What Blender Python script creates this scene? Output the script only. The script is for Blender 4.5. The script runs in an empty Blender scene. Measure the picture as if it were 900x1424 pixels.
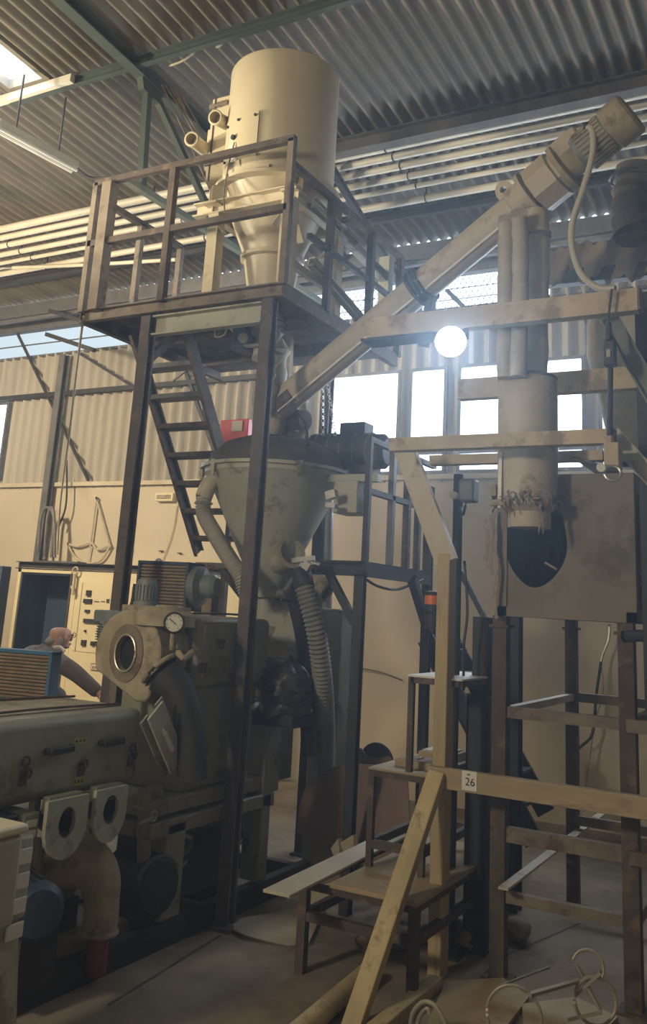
import bpy, math, random
from mathutils import Vector, Matrix
random.seed(7)
V = Vector
SC = bpy.context.scene
COL = SC.collection
PI = math.pi
# ---------------------------------------------------------------- camera (solved from the photo's vanishing points)
FPX, PITCH, ROLL, YAW, CYP, CXP, EYE = 1262.94, 0.237798, 0.0576411, 0.5160821, 539.417, 450.0, 1.7
fw = V((-math.sin(YAW)*math.cos(PITCH), math.cos(YAW)*math.cos(PITCH), math.sin(PITCH)))
r0 = V((math.cos(YAW), math.sin(YAW), 0)); u0 = r0.cross(fw)
rt = r0*math.cos(ROLL)+u0*math.sin(ROLL); up = -r0*math.sin(ROLL)+u0*math.cos(ROLL)
CP = V((0, 0, EYE))
cam = bpy.data.cameras.new('camera'); co = bpy.data.objects.new('camera', cam); COL.objects.link(co)
m3 = Matrix((rt, up, -fw)).transposed(); co.matrix_world = Matrix.Translation(CP) @ m3.to_4x4()
cam.sensor_fit = 'AUTO'; cam.sensor_width = 36; cam.lens = FPX/1424*36; cam.shift_y = -(712-CYP)/1424
cam.clip_start = .05; cam.clip_end = 200
SC.camera = co
def at(px, py, x=None, y=None, z=None):
    """a point of the place: where the sight line of a photo pixel meets the plane x=, y= or z= the thing stands in"""
    d = fw+rt*((px-CXP)/FPX)-up*((py-CYP)/FPX)
    t = (x-CP.x)/d.x if x is not None else (y-CP.y)/d.y if y is not None else (z-CP.z)/d.z
    return CP+d*t

# ---------------------------------------------------------------- materials
def mat(name, col, rough=.6, metal=0., var=.3, scale=5., bump=.15, spot=None, spot_amt=.5, spot_scale=3., stretch=(1, 1, 1), coat=0.):
    m = bpy.data.materials.new(name); m.use_nodes = True; nt = m.node_tree; N = nt.nodes; L = nt.links
    b = N['Principled BSDF']; b.inputs['Roughness'].default_value = rough; b.inputs['Metallic'].default_value = metal
    b.inputs['Coat Weight'].default_value = coat
    tc = N.new('ShaderNodeTexCoord'); mp = N.new('ShaderNodeMapping'); mp.inputs['Scale'].default_value = stretch
    L.new(tc.outputs['Object'], mp.inputs['Vector'])
    n = N.new('ShaderNodeTexNoise'); n.inputs['Scale'].default_value = scale; n.inputs['Detail'].default_value = 6; n.inputs['Roughness'].default_value = .65
    L.new(mp.outputs[0], n.inputs['Vector'])
    rp = N.new('ShaderNodeValToRGB'); rp.color_ramp.elements[0].position = .3; rp.color_ramp.elements[1].position = .7
    rp.color_ramp.elements[0].color = tuple(c*(1-var) for c in col)+(1,); rp.color_ramp.elements[1].color = tuple(min(1, c*(1+var*.7)) for c in col)+(1,)
    L.new(n.outputs['Fac'], rp.inputs['Fac']); out = rp.outputs['Color']
    if spot:
        n2 = N.new('ShaderNodeTexNoise'); n2.inputs['Scale'].default_value = spot_scale; n2.inputs['Detail'].default_value = 8; n2.inputs['Roughness'].default_value = .7
        L.new(mp.outputs[0], n2.inputs['Vector'])
        r2 = N.new('ShaderNodeValToRGB'); p = .62-.3*spot_amt; r2.color_ramp.elements[0].position = p; r2.color_ramp.elements[1].position = p+.1
        L.new(n2.outputs['Fac'], r2.inputs['Fac'])
        mx = N.new('ShaderNodeMix'); mx.data_type = 'RGBA'; L.new(r2.outputs['Color'], mx.inputs['Factor'])
        L.new(out, mx.inputs[6]); mx.inputs[7].default_value = tuple(spot)+(1,); out = mx.outputs[2]
    L.new(out, b.inputs['Base Color'])
    if bump:
        bp = N.new('ShaderNodeBump'); bp.inputs['Strength'].default_value = bump; bp.inputs['Distance'].default_value = .02
        L.new(n.outputs['Fac'], bp.inputs['Height']); L.new(bp.outputs[0], b.inputs['Normal'])
    return m
def emit(name, col, s):
    m = bpy.data.materials.new(name); m.use_nodes = True; nt = m.node_tree; nt.nodes.clear()
    o = nt.nodes.new('ShaderNodeOutputMaterial'); e = nt.nodes.new('ShaderNodeEmission'); e.inputs[0].default_value = tuple(col)+(1,); e.inputs[1].default_value = s
    nt.links.new(e.outputs[0], o.inputs[0]); return m
def pane_mat(name, tint, clear=.8, trans=True):
    m = bpy.data.materials.new(name); m.use_nodes = True; nt = m.node_tree; nt.nodes.clear(); N = nt.nodes; L = nt.links
    o = N.new('ShaderNodeOutputMaterial'); a = N.new('ShaderNodeBsdfTransparent'); a.inputs[0].default_value = tuple(tint)+(1,)
    t = N.new('ShaderNodeBsdfTranslucent'); t.inputs[0].default_value = tuple(tint)+(1,)
    n = N.new('ShaderNodeTexNoise'); n.inputs['Scale'].default_value = 4; rp = N.new('ShaderNodeMapRange')
    rp.inputs[3].default_value = 1-clear-.08; rp.inputs[4].default_value = min(1, 1-clear+.12); L.new(n.outputs[0], rp.inputs[0])
    mx = N.new('ShaderNodeMixShader'); L.new(rp.outputs[0], mx.inputs[0]); L.new(a.outputs[0], mx.inputs[1]); L.new(t.outputs[0], mx.inputs[2]); L.new(mx.outputs[0], o.inputs[0])
    return m
M = {}
M['cream'] = mat('cream_paint', (.56, .49, .34), .42, 0, .08, 3, .05, (.42, .36, .24), .05, 5, coat=.1)
M['cream_plate'] = mat('cream_plate', (.57, .50, .34), .2, 0, .08, 3, .03, coat=.3)
M['conv'] = mat('dusty_cream_tube', (.50, .44, .33), .6, 0, .2, 4, .1, (.30, .24, .18), .25, 4)
M['machine'] = mat('grey_green_paint', (.27, .265, .20), .5, 0, .2, 3, .08, (.15, .14, .10), .3, 4)
M['machine_l'] = mat('light_grey_green_paint', (.40, .40, .31), .5, 0, .18, 3, .08, (.22, .2, .15), .25, 4)
M['dust'] = mat('dusty_cast_metal', (.36, .31, .21), .85, 0, .3, 7, .3, (.20, .17, .12), .3, 6)
M['rust'] = mat('brown_rusty_steel', (.092, .071, .055), .8, .1, .4, 7, .3, (.16, .115, .08), .3, 9)
M['rust_d'] = mat('dusty_brown_steel', (.20, .165, .125), .85, 0, .3, 7, .3, (.11, .075, .055), .3, 6)
M['steel_d'] = mat('dark_steel', (.036, .035, .036), .65, .2, .35, 6, .2)
M['steel_b'] = mat('worn_blue_grey_steel', (.135, .135, .14), .6, .2, .3, 6, .2)
M['green'] = mat('dark_green_steel', (.036, .05, .038), .7, .0, .3, 5, .1)
M['green_l'] = mat('pale_green_steel', (.15, .17, .125), .6, .1, .3, 5, .1)
M['steel'] = mat('bare_steel', (.46, .45, .43), .35, .8, .2, 5, .08)
M['white'] = mat('white_paint', (.72, .70, .64), .5, 0, .1, 4, .05)
M['timber'] = mat('yellow_timber', (.45, .36, .19), .7, 0, .3, 4, .25, (.28, .2, .1), .2, 9, stretch=(1, 1, .15))
M['timber_b'] = mat('dusty_timber_beam', (.40, .32, .20), .85, 0, .3, 5, .3, (.25, .19, .12), .3, 7, stretch=(.2, 1, 1))
M['board'] = mat('plywood_board', (.38, .29, .17), .75, 0, .25, 3, .1, (.26, .19, .11), .25, 3)
M['board_l'] = mat('pale_plank', (.47, .42, .30), .6, 0, .12, 3, .05)
M['card'] = mat('brown_cardboard', (.20, .14, .105), .85, 0, .2, 2, .1, (.27, .20, .15), .2, 2)
M['paper'] = mat('pale_cardboard', (.36, .31, .22), .85, 0, .15, 4, .1)
M['post'] = mat('brown_grey_post_steel', (.105, .088, .08), .7, .1, .3, 6, .25, (.15, .12, .095), .3, 5)
M['bin'] = mat('dusty_grey_brown_sheet_steel', (.215, .185, .145), .75, 0, .2, 2.5, .1, (.12, .10, .08), .3, 1.6)
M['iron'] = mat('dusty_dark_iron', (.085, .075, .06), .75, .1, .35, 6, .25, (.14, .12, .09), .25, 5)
M['black'] = mat('black_rubber', (.018, .018, .02), .55, 0, .3, 8, .1)
M['blackbag'] = mat('black_plastic_bag', (.04, .038, .038), .32, 0, .3, 10, .6)
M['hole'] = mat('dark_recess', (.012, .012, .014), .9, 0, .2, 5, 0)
M['blue'] = mat('blue_paint', (.045, .16, .30), .5, 0, .2, 4, .08)
M['blue_d'] = mat('dark_blue_paint', (.03, .055, .10), .5, 0, .3, 4, .08)
M['motor'] = mat('grey_blue_motor', (.19, .22, .21), .55, .1, .25, 6, .1)
M['fin'] = mat('brown_dusty_fins', (.27, .205, .14), .85, .1, .35, 12, .2)
M['red'] = mat('red_paint', (.60, .045, .035), .5, 0, .15, 4, .05)
M['red_d'] = mat('dull_red_pipe', (.22, .05, .04), .6, 0, .3, 5, .1)
M['orange'] = mat('orange_lens', (.85, .20, .03), .3, 0, .1, 4, 0)
M['pipe'] = mat('pale_roof_pipe', (.55, .52, .43), .5, .1, .15, 2, .05)
M['hose'] = mat('pale_ribbed_hose', (.42, .40, .34), .6, 0, .2, 8, .05)
M['hose_d'] = mat('grey_ribbed_hose', (.20, .195, .17), .6, 0, .2, 8, .05)
M['sleeve'] = mat('wrapped_cloth_sleeve', (.46, .42, .34), .85, 0, .25, 6, .5)
M['plastic'] = mat('torn_clear_plastic', (.27, .22, .17), .4, 0, .4, 20, .6)
M['yellow'] = mat('yellow_label', (.40, .30, .07), .6, 0, .2, 20, .1)
M['rope'] = mat('pale_rope', (.48, .43, .33), .8, 0, .2, 20, .1)
M['wire'] = mat('pale_wire', (.36, .32, .24), .5, .3, .2, 10, .05)
M['skin'] = mat('skin', (.50, .27, .19), .5, 0, .12, 12, .05)
M['jacket'] = mat('grey_blue_jacket', (.15, .145, .14), .85, 0, .25, 8, .3, (.20, .205, .21), .2, 3)
M['jacket_b'] = mat('brown_sleeve', (.115, .085, .07), .85, 0, .25, 8, .3)
M['panel'] = mat('cream_panel', (.66, .58, .38), .5, 0, .07, 3, .03)
M['gold'] = mat('brass_rim', (.55, .48, .36), .35, .6, .15, 5, .05)
M['glassdial'] = mat('white_dial', (.72, .70, .62), .3, 0, .08, 6, 0)
M['tarp'] = mat('brown_tarp', (.27, .22, .17), .8, 0, .3, 3, .4)
M['wood_edge'] = mat('cream_steel_beam', (.49, .40, .26), .7, 0, .25, 4, .15, (.28, .22, .15), .28, 5)

# ---------------------------------------------------------------- mesh builder
ORG = {}
def frame_of(d, upv=V((0, 0, 1))):
    d = d.normalized()
    if abs(d.dot(upv)) > .98: upv = V((0, 1, 0)) if abs(d.y) < .9 else V((1, 0, 0))
    s = d.cross(upv).normalized(); return d, s, s.cross(d).normalized()
class B:
    def __init__(s): s.v = []; s.f = []
    def add(s, vs, fs):
        o = len(s.v); s.v += [V(p) for p in vs]; s.f += [tuple(i+o for i in f) for f in fs]; return s
    def box(s, a, b):
        x0, x1 = sorted((a[0], b[0])); y0, y1 = sorted((a[1], b[1])); z0, z1 = sorted((a[2], b[2]))
        return s.add([(x0, y0, z0), (x1, y0, z0), (x1, y1, z0), (x0, y1, z0), (x0, y0, z1), (x1, y0, z1), (x1, y1, z1), (x0, y1, z1)],
                     [(3, 2, 1, 0), (4, 5, 6, 7), (0, 1, 5, 4), (1, 2, 6, 5), (2, 3, 7, 6), (3, 0, 4, 7)])
    def bar(s, p, q, w, h, upv=V((0, 0, 1))):
        p, q = V(p), V(q); d, a, b = frame_of(q-p, upv); vs = []
        for c in (p, q): vs += [c+a*w/2*i+b*h/2*j for i, j in ((-1, -1), (1, -1), (1, 1), (-1, 1))]
        return s.add(vs, [(3, 2, 1, 0), (4, 5, 6, 7), (0, 1, 5, 4), (1, 2, 6, 5), (2, 3, 7, 6), (3, 0, 4, 7)])
    def profile(s, p, q, pts, upv=V((0, 0, 1))):
        """pts: closed 2-D outline (side, up) swept from p to q"""
        p, q = V(p), V(q); d, a, b = frame_of(q-p, upv); n = len(pts)
        vs = [c+a*x+b*y for c in (p, q) for x, y in pts]
        return s.add(vs, [tuple(range(n-1, -1, -1)), tuple(range(n, 2*n))]+[(i, (i+1) % n, n+(i+1) % n, n+i) for i in range(n)])
    def channel(s, p, q, w, h, t=.008, side=1, upv=V((0, 0, 1))):
        k = side
        pts = [(-w/2*k, -h/2), (w/2*k, -h/2), (w/2*k, -h/2+t), (-w/2*k+t*k, -h/2+t), (-w/2*k+t*k, h/2-t), (w/2*k, h/2-t), (w/2*k, h/2), (-w/2*k, h/2)]
        return s.profile(p, q, pts if k > 0 else pts[::-1], upv)
    def ibeam(s, p, q, w, h, t=.01, upv=V((0, 0, 1))):
        a, b, c = w/2, h/2, t/2
        return s.profile(p, q, [(-a, -b), (a, -b), (a, -b+t), (c, -b+t), (c, b-t), (a, b-t), (a, b), (-a, b), (-a, b-t), (-c, b-t), (-c, -b+t), (-a, -b+t)], upv)
    def cyl(s, p, q, r, r2=None, n=24, caps=True):
        p, q = V(p), V(q); r2 = r if r2 is None else r2; d, a, b = frame_of(q-p)
        vs = [c+(a*math.cos(2*PI*i/n)+b*math.sin(2*PI*i/n))*rr for c, rr in ((p, r), (q, r2)) for i in range(n)]
        fs = [(i, (i+1) % n, n+(i+1) % n, n+i) for i in range(n)]
        if caps: fs += [tuple(range(n-1, -1, -1)), tuple(range(n, 2*n))]
        return s.add(vs, fs)
    def lathe(s, prof, c, axis=V((0, 0, 1)), n=40, close=True):
        """prof [(radius, along)]"""
        c = V(c); d, a, b = frame_of(V(axis)); vs = []; fs = []; k = len(prof)
        for r, h in prof: vs += [c+d*h+(a*math.cos(2*PI*i/n)+b*math.sin(2*PI*i/n))*max(r, .0005) for i in range(n)]
        for j in range(k-1): fs += [(j*n+i, j*n+(i+1) % n, (j+1)*n+(i+1) % n, (j+1)*n+i) for i in range(n)]
        if close: fs += [tuple(range(n-1, -1, -1)), tuple(range((k-1)*n, k*n))]
        return s.add(vs, fs)
    def tube(s, pts, r, n=10, sm=6, closed=False):
        pts = [V(p) for p in pts]
        if sm and len(pts) > 2: pts = catmull(pts, sm, closed)
        k = len(pts); vs = []; fs = []; prev = None
        rr = r if callable(r) else (lambda t: r)
        for i, p in enumerate(pts):
            d = (pts[(i+1) % k]-pts[i-1]) if closed else pts[min(i+1, k-1)]-pts[max(i-1, 0)]
            d.normalize()
            if prev is None: _, a, b = frame_of(d)
            else: a = (prev-d*prev.dot(d)).normalized(); b = d.cross(a)
            prev = a; q = rr(i/(k-1))
            vs += [p+(a*math.cos(2*PI*j/n)+b*math.sin(2*PI*j/n))*q for j in range(n)]
        for i in range(k if closed else k-1):
            i2 = (i+1) % k; fs += [(i*n+j, i*n+(j+1) % n, i2*n+(j+1) % n, i2*n+j) for j in range(n)]
        if not closed: fs += [tuple(range(n-1, -1, -1)), tuple(range((k-1)*n, k*n))]
        return s.add(vs, fs)
    def prism(s, pts, off):
        pts = [V(p) for p in pts]; off = V(off); n = len(pts); nrm = (pts[1]-pts[0]).cross(pts[2]-pts[1])
        vs = pts+[p+off for p in pts]
        return s.add(vs, [tuple(range(n-1, -1, -1)), tuple(range(n, 2*n))]+[(i, (i+1) % n, n+(i+1) % n, n+i) for i in range(n)])
    def plate_hole(s, outer, hole, off):
        """plate with a hole: the two rings have the same number of points"""
        n = len(outer); off = V(off); O = [V(p) for p in outer]; H = [V(p) for p in hole]
        vs = O+H+[p+off for p in O]+[p+off for p in H]; fs = []
        for i in range(n):
            j = (i+1) % n
            fs += [(i, j, n+j, n+i), (2*n+j, 2*n+i, 3*n+i, 3*n+j), (j, i, 2*n+i, 2*n+j), (n+i, n+j, 3*n+j, 3*n+i)]
        return s.add(vs, fs)
    def sphere(s, c, r, sc=(1, 1, 1), n=20, m=12):
        c = V(c); vs = []; fs = []
        for j in range(m+1):
            t = PI*j/m
            vs += [c+V((math.sin(t)*math.cos(2*PI*i/n)*r*sc[0], math.sin(t)*math.sin(2*PI*i/n)*r*sc[1], math.cos(t)*r*sc[2])) for i in range(n)]
        for j in range(m): fs += [(j*n+i, (j+1)*n+i, (j+1)*n+(i+1) % n, j*n+(i+1) % n) for i in range(n)]
        return s.add(vs, fs)
    def torus(s, c, axis, R, r, n=28, m=8, a0=0, a1=2*PI):
        d, a, b = frame_of(V(axis)); full = abs(a1-a0-2*PI) < 1e-6; c = V(c)
        pts = [c+(a*math.cos(a0+(a1-a0)*i/n)+b*math.sin(a0+(a1-a0)*i/n))*R for i in range(n if full else n+1)]
        return s.tube(pts, r, m, 0, full)
    def build(s, name, m, parent=None, bevel=0., sharp=32, kind=None):
        import bmesh
        if parent is None:
            xs = [p.x for p in s.v]; ys = [p.y for p in s.v]; zs = [p.z for p in s.v]
            o0 = V(((min(xs)+max(xs))/2, (min(ys)+max(ys))/2, min(zs)))
        else: o0 = ORG[parent.name]
        me = bpy.data.meshes.new(name); me.from_pydata([p-o0 for p in s.v], [], s.f); me.update()
        bm = bmesh.new(); bm.from_mesh(me); bmesh.ops.recalc_face_normals(bm, faces=bm.faces); bm.to_mesh(me); bm.free()
        for p in me.polygons: p.use_smooth = True
        me.set_sharp_from_angle(angle=math.radians(sharp))
        me.materials.append(m if not isinstance(m, str) else M[m])
        o = bpy.data.objects.new(name, me); COL.objects.link(o)
        if parent is None: o.location = o0
        else: o.parent = parent
        ORG[o.name] = o0
        if bevel:
            md = o.modifiers.new('bevel', 'BEVEL'); md.width = bevel; md.segments = 2; md.limit_method = 'ANGLE'; md.angle_limit = math.radians(40)
        if kind: o['kind'] = kind
        return o
def catmull(p, k, closed=False):
    n = len(p); out = []
    for i in range(n if closed else n-1):
        a = p[(i-1) % n] if closed or i > 0 else p[0]*2-p[1]; b = p[i]; c = p[(i+1) % n]
        d = p[(i+2) % n] if closed or i+2 < n else p[-1]*2-p[-2]
        for j in range(k):
            t = j/k; out.append(.5*((2*b)+(c-a)*t+(2*a-5*b+4*c-d)*t*t+(-a+3*b-3*c+d)*t*t*t))
    if not closed: out.append(p[-1])
    return out
def circ(c, axis, r, n=24, rx=None, ph=0):
    d, a, b = frame_of(V(axis)); c = V(c); rx = rx or r
    return [c+a*math.cos(2*PI*i/n+ph)*rx+b*math.sin(2*PI*i/n+ph)*r for i in range(n)]
def tag(o, label, cat, group=None, kind=None):
    o['label'] = label; o['category'] = cat
    if group: o['group'] = group
    if kind: o['kind'] = kind
    return o
def thing(name, label, cat, loc, group=None):
    o = bpy.data.objects.new(name, None); COL.objects.link(o); o.location = loc; ORG[o.name] = V(loc); o.empty_display_size = .1
    return tag(o, label, cat, group)
def struct(b, name, m, **k):
    return b.build(name, m, kind='structure', **k)
# ================================================================ SETTING
WY = 8.5
def roof_z(y): return 5.62+.08*(8.5-y)
def nodes_floor():
    m = mat('concrete_floor', (.24, .195, .14), .9, 0, .28, 1.6, .15, (.14, .11, .075), .45, .9)
    return m
M['floor'] = nodes_floor()
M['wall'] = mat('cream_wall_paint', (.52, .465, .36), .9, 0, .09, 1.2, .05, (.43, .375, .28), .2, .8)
M['sheet'] = mat('grey_corrugated_sheet', (.40, .375, .325), .6, .05, .15, 1.2, .04, (.31, .285, .24), .3, 1.5, stretch=(1, 1, .25))
M['roof'] = mat('brown_grey_roof_sheet', (.155, .134, .10), .75, .0, .25, 2.5, .05, (.10, .086, .063), .35, 1.2, stretch=(3, .4, 1))
b = B(); b.box((-13, -5, -.15), (5, 9.2, 0)); struct(b, 'floor', 'floor')
# slab joints and the slightly raised strip along the machine
# back wall: masonry below, corrugated cladding above, window openings in the cladding
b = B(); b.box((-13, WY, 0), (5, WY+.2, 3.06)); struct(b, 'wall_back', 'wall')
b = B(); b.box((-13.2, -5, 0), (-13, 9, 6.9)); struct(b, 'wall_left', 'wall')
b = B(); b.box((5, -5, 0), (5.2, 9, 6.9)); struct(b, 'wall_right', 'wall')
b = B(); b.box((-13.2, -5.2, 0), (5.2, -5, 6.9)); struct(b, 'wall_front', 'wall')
WIN = [(-11.6, -9.74, 3.12, 4.2), (-4.78, -3.88, 3.08, 4.2), (-3.78, -3.36, 3.08, 4.2), (-3.24, -1.96, 3.08, 4.2), (-1.84, -.7, 3.08, 4.2)]
CL0, CL1 = 4.83, 5.18                      # clerestory strip
def corr(b, x0, x1, z0, z1, pitch=.16, amp=.042):
    n = max(2, int((x1-x0)/pitch*8)); vs = []
    for z in (z0, z1):
        for i in range(n+1):
            x = x0+(x1-x0)*i/n; vs.append((x, WY+.03+amp*math.sin(2*PI*x/pitch), z))
    b.add(vs, [(i, i+1, n+2+i, n+1+i) for i in range(n)])
b = B(); xs = -13
for (x0, x1, z0, z1) in WIN:
    corr(b, xs, x0, 3.0, CL0); corr(b, x0, x1, z1, CL0); corr(b, x0, x1, 3.0, z0); xs = x1
corr(b, xs, 5, 3.0, CL0)
struct(b, 'wall_back_cladding', 'sheet', sharp=60)
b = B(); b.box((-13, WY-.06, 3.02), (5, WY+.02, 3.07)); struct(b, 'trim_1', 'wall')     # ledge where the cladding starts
PW = pane_mat('dusty_window_glass', (.97, .98, 1.0), .9)
for i, (x0, x1, z0, z1) in enumerate(WIN):
    o = bpy.data.objects.new(f'window_{i+1}', None); COL.objects.link(o); o.location = ((x0+x1)/2, WY, z0); ORG[o.name] = V(o.location); o['kind'] = 'structure'
    b = B(); t = .035; y0, y1 = WY-.02, WY+.07
    b.box((x0, y0, z0), (x1, y1, z0+t)); b.box((x0, y0, z1-t), (x1, y1, z1)); b.box((x0, y0, z0+t), (x0+t, y1, z1-t)); b.box((x1-t, y0, z0+t), (x1, y1, z1-t))
    b.box((x0+t, y0, z0+.2), (x1-t, y1, z0+.2+t*.8))
    b.build('window_frame', 'steel_b', o)
    b = B(); b.box((x0+t, WY+.02, z0+t), (x1-t, WY+.026, z1-t)); b.build('window_pane', PW, o)
# clerestory: translucent ribbed sheet on the left, wire netting on the right
o = bpy.data.objects.new('window_6', None); COL.objects.link(o); o.location = (-8.6, WY, CL0); ORG[o.name] = V(o.location); o['kind'] = 'structure'
b = B(); n = 900; vs = []
for z in (CL0, CL1+.02): vs += [(-13+7.6*i/n, WY+.04+.008*math.sin(i*PI/2), z) for i in range(n+1)]
b.add(vs, [(i, i+1, n+2+i, n+1+i) for i in range(n)])
PT = pane_mat('translucent_ribbed_sheet', (.36, .385, .385), .04)
b.build('window_pane', PT, o)
b = B(); b.box((-13, WY+.0, CL0-.02), (-5.4, WY+.05, CL0+.01)); b.box((-13, WY+.02, CL0+.17), (-5.4, WY+.035, CL0+.185)); b.build('window_frame', 'steel_b', o)
o = bpy.data.objects.new('window_7', None); COL.objects.link(o); o.location = (-1, WY, CL0); ORG[o.name] = V(o.location); o['kind'] = 'structure'
b = B(); s = .065
for i in range(int(7.6/s)):
    x = -5.4+i*s
    for k in (-1, 1):
        xa, xb = (x, x+.36*.9) if k > 0 else (x+.36*.9, x)
        b.bar((xa, WY+.03, CL0-.12), (xb, WY+.03, CL1+.02), .006, .006)
b.bar((-5.4, WY+.02, CL0+.1), (2.4, WY+.02, CL0+.1), .008, .008); b.bar((-5.4, WY+.02, CL0+.22), (2.4, WY+.02, CL0+.22), .008, .008)
b.build('wire_netting', 'steel_b', o)
b = B(); b.box((-5.44, WY, CL0-.13), (-5.38, WY+.06, CL1)); b.box((-5.4, WY, CL0-.02), (5, WY+.05, CL0+.01)); b.build('window_frame', 'steel_d', o)
# solid piece of cladding right of the netting
b = B(); corr(b, -2.3, 5, CL0-.02, CL1+.1); struct(b, 'trim_2', 'sheet', sharp=60)
# eaves beams
b = B(); b.box((-13, WY-.10, CL1+.10), (5, WY-.02, 5.572)); b.box((-13, WY-.13, CL1-.02), (5, WY-.02, CL1+.10)); struct(b, 'trim_3', 'steel_b')
b = B(); b.channel((-13, WY-.5, CL1+.0), (5, WY-.5, CL1+.0), .06, .07, .01); struct(b, 'trim_4', 'steel_b')
# roof sheet: corrugations run down the slope, one translucent skylight opening
SKX0, SKX1, SKY0, SKY1 = -5.96, -5.52, 3.9, 4.72
def corr_roof(b, x0, x1, ya, yb, pitch=.118, amp=.029):
    n = max(2, int((x1-x0)/pitch*8)); vs = []
    for y in (ya, yb): vs += [(x0+(x1-x0)*i/n, y, roof_z(y)+amp*math.sin(2*PI*(x0+(x1-x0)*i/n)/pitch)) for i in range(n+1)]
    b.add(vs, [(i, i+1, n+2+i, n+1+i) for i in range(n)])
b = B()
corr_roof(b, -13, SKX0, -5, 8.52); corr_roof(b, SKX1, 5, -5, 8.52); corr_roof(b, SKX0, SKX1, -5, SKY0); corr_roof(b, SKX0, SKX1, SKY1, 8.52)
struct(b, 'ceiling', 'roof', sharp=60)
o = bpy.data.objects.new('window_8', None); COL.objects.link(o); o.location = (-5.74, 4.3, 6.0); ORG[o.name] = V(o.location); o['kind'] = 'structure'
b = B(); b.box((SKX0, SKY0, roof_z(4.3)+.05), (SKX1, SKY1, roof_z(4.3)+.056)); b.build('window_pane', PW, o)
b = B()
for (xa, ya, xb, yb) in ((SKX0, SKY0, SKX0, SKY1), (SKX1, SKY0, SKX1, SKY1), (SKX0-.03, SKY1, SKX1+.03, SKY1), (SKX0-.03, SKY0, SKX1+.03, SKY0)): b.bar((xa, ya, roof_z(ya)+.0), (xb, yb, roof_z(yb)), .05, .09)
b.build('window_frame', 'roof', o)
# purlins across the hall and one added shade beam
b = B(); b.channel((-6.0, 4.80, roof_z(4.8)-.08), (5, 4.80, roof_z(4.8)-.08), .05, .085, .008); struct(b, 'trim_5', 'green')
b = B(); b.box((-13, 4.73, roof_z(4.75)-.12), (-5.25, 4.78, roof_z(4.75)-.05)); struct(b, 'trim_6', 'pipe')
b = B(); b.ibeam((-3.95, 6.42, roof_z(6.42)-.10), (5, 6.42, roof_z(6.42)-.10), .12, .14); struct(b, 'trim_7', 'iron')  # dark beam stands in for the shaded band of the roof
b = B(); b.channel((-13, 7.75, roof_z(7.75)-.07), (5, 7.75, roof_z(7.75)-.07), .06, .09); struct(b, 'trim_8', 'steel_d')
# wall column, girt and thin diagonal ties of the left bay
b = B(); b.ibeam((-8.7, WY-.12, 0), (-8.7, WY-.12, 4.75), .10, .09, .015, V((0, 1, 0))); struct(b, 'wall_column', 'steel_b')
b = B(); b.bar((-10.1, WY-.05, 4.24), (-5.3, WY-.05, 4.25), .06, .06); struct(b, 'trim_9', 'steel_d')
b = B(); b.bar(at(25, 465, y=WY-.06), at(123, 668, y=WY-.06), .03, .03); struct(b, 'trim_10', 'steel_d')
b = B(); b.bar(at(108, 490, y=WY-.07), at(182, 536, y=WY-.07), .025, .025); struct(b, 'trim_11', 'steel_d')
b = B(); b.bar(at(238, 460, y=WY-.06), at(303, 640, y=WY-.06), .04, .04); struct(b, 'trim_12', 'steel_d')
b = B(); b.bar(at(240, 530, y=WY-.09), at(310, 475, y=WY-.09), .022, .022); struct(b, 'trim_13', 'steel_b')
# two short struts under the eaves at left
for k, (p, q) in enumerate((((70, 432), (118, 448)), ((65, 465), (131, 487)))):
    b = B(); b.bar(at(*p, y=7.9), at(*q, y=7.6), .05, .05); tag(b.build('eaves_strut', 'steel_d'), ('upper' if k == 0 else 'lower')+' of two short dark struts under the left eaves', 'strut', 'struts under the left eaves')
# six pale pipes under the roof
for k, (yy, r, word) in enumerate(((6.50, .042, 'pale roof pipe next to the dark shade beam, first of six'), (6.66, .034, 'second of six pale roof pipes counted from the dark shade beam'), (6.82, .034, 'third of six pale roof pipes counted from the dark shade beam'),
                                   (7.0, .032, 'fourth of six pale roof pipes counted from the dark shade beam'), (7.18, .024, 'fifth of six pale roof pipes, thin, above the lowest one'), (7.42, .036, 'lowest and nearest the eaves of six pale roof pipes'))):
    z = roof_z(yy)-.13
    t = thing('roof_pipe', word, 'pipe', (-4, yy, z), 'pale pipes under the roof')
    b = B(); b.cyl((-13, yy, z), (5, yy, z), r, n=12); b.build('tube', 'pipe', t)
    b = B()
    for x in (-10.6, -8.2, -5.8, -3.2, -.8, 1.6): b.torus((x, yy, z), (1, 0, 0), r+.004, .006, 14, 6); b.bar((x, yy, z+r), (x, yy, roof_z(yy)), .012, .02)
    b.build('hanger', 'steel_d', t)
b = B(); p, q = at(0, 373, y=7.3), at(245, 361, y=7.3); b.tube([p, (p+q)/2+V((0, 0, -.01)), q], .022, 10); tag(b.build('drooping_pipe', 'pipe'), 'thin pale pipe alone below the six roof pipes at left', 'pipe')
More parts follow.
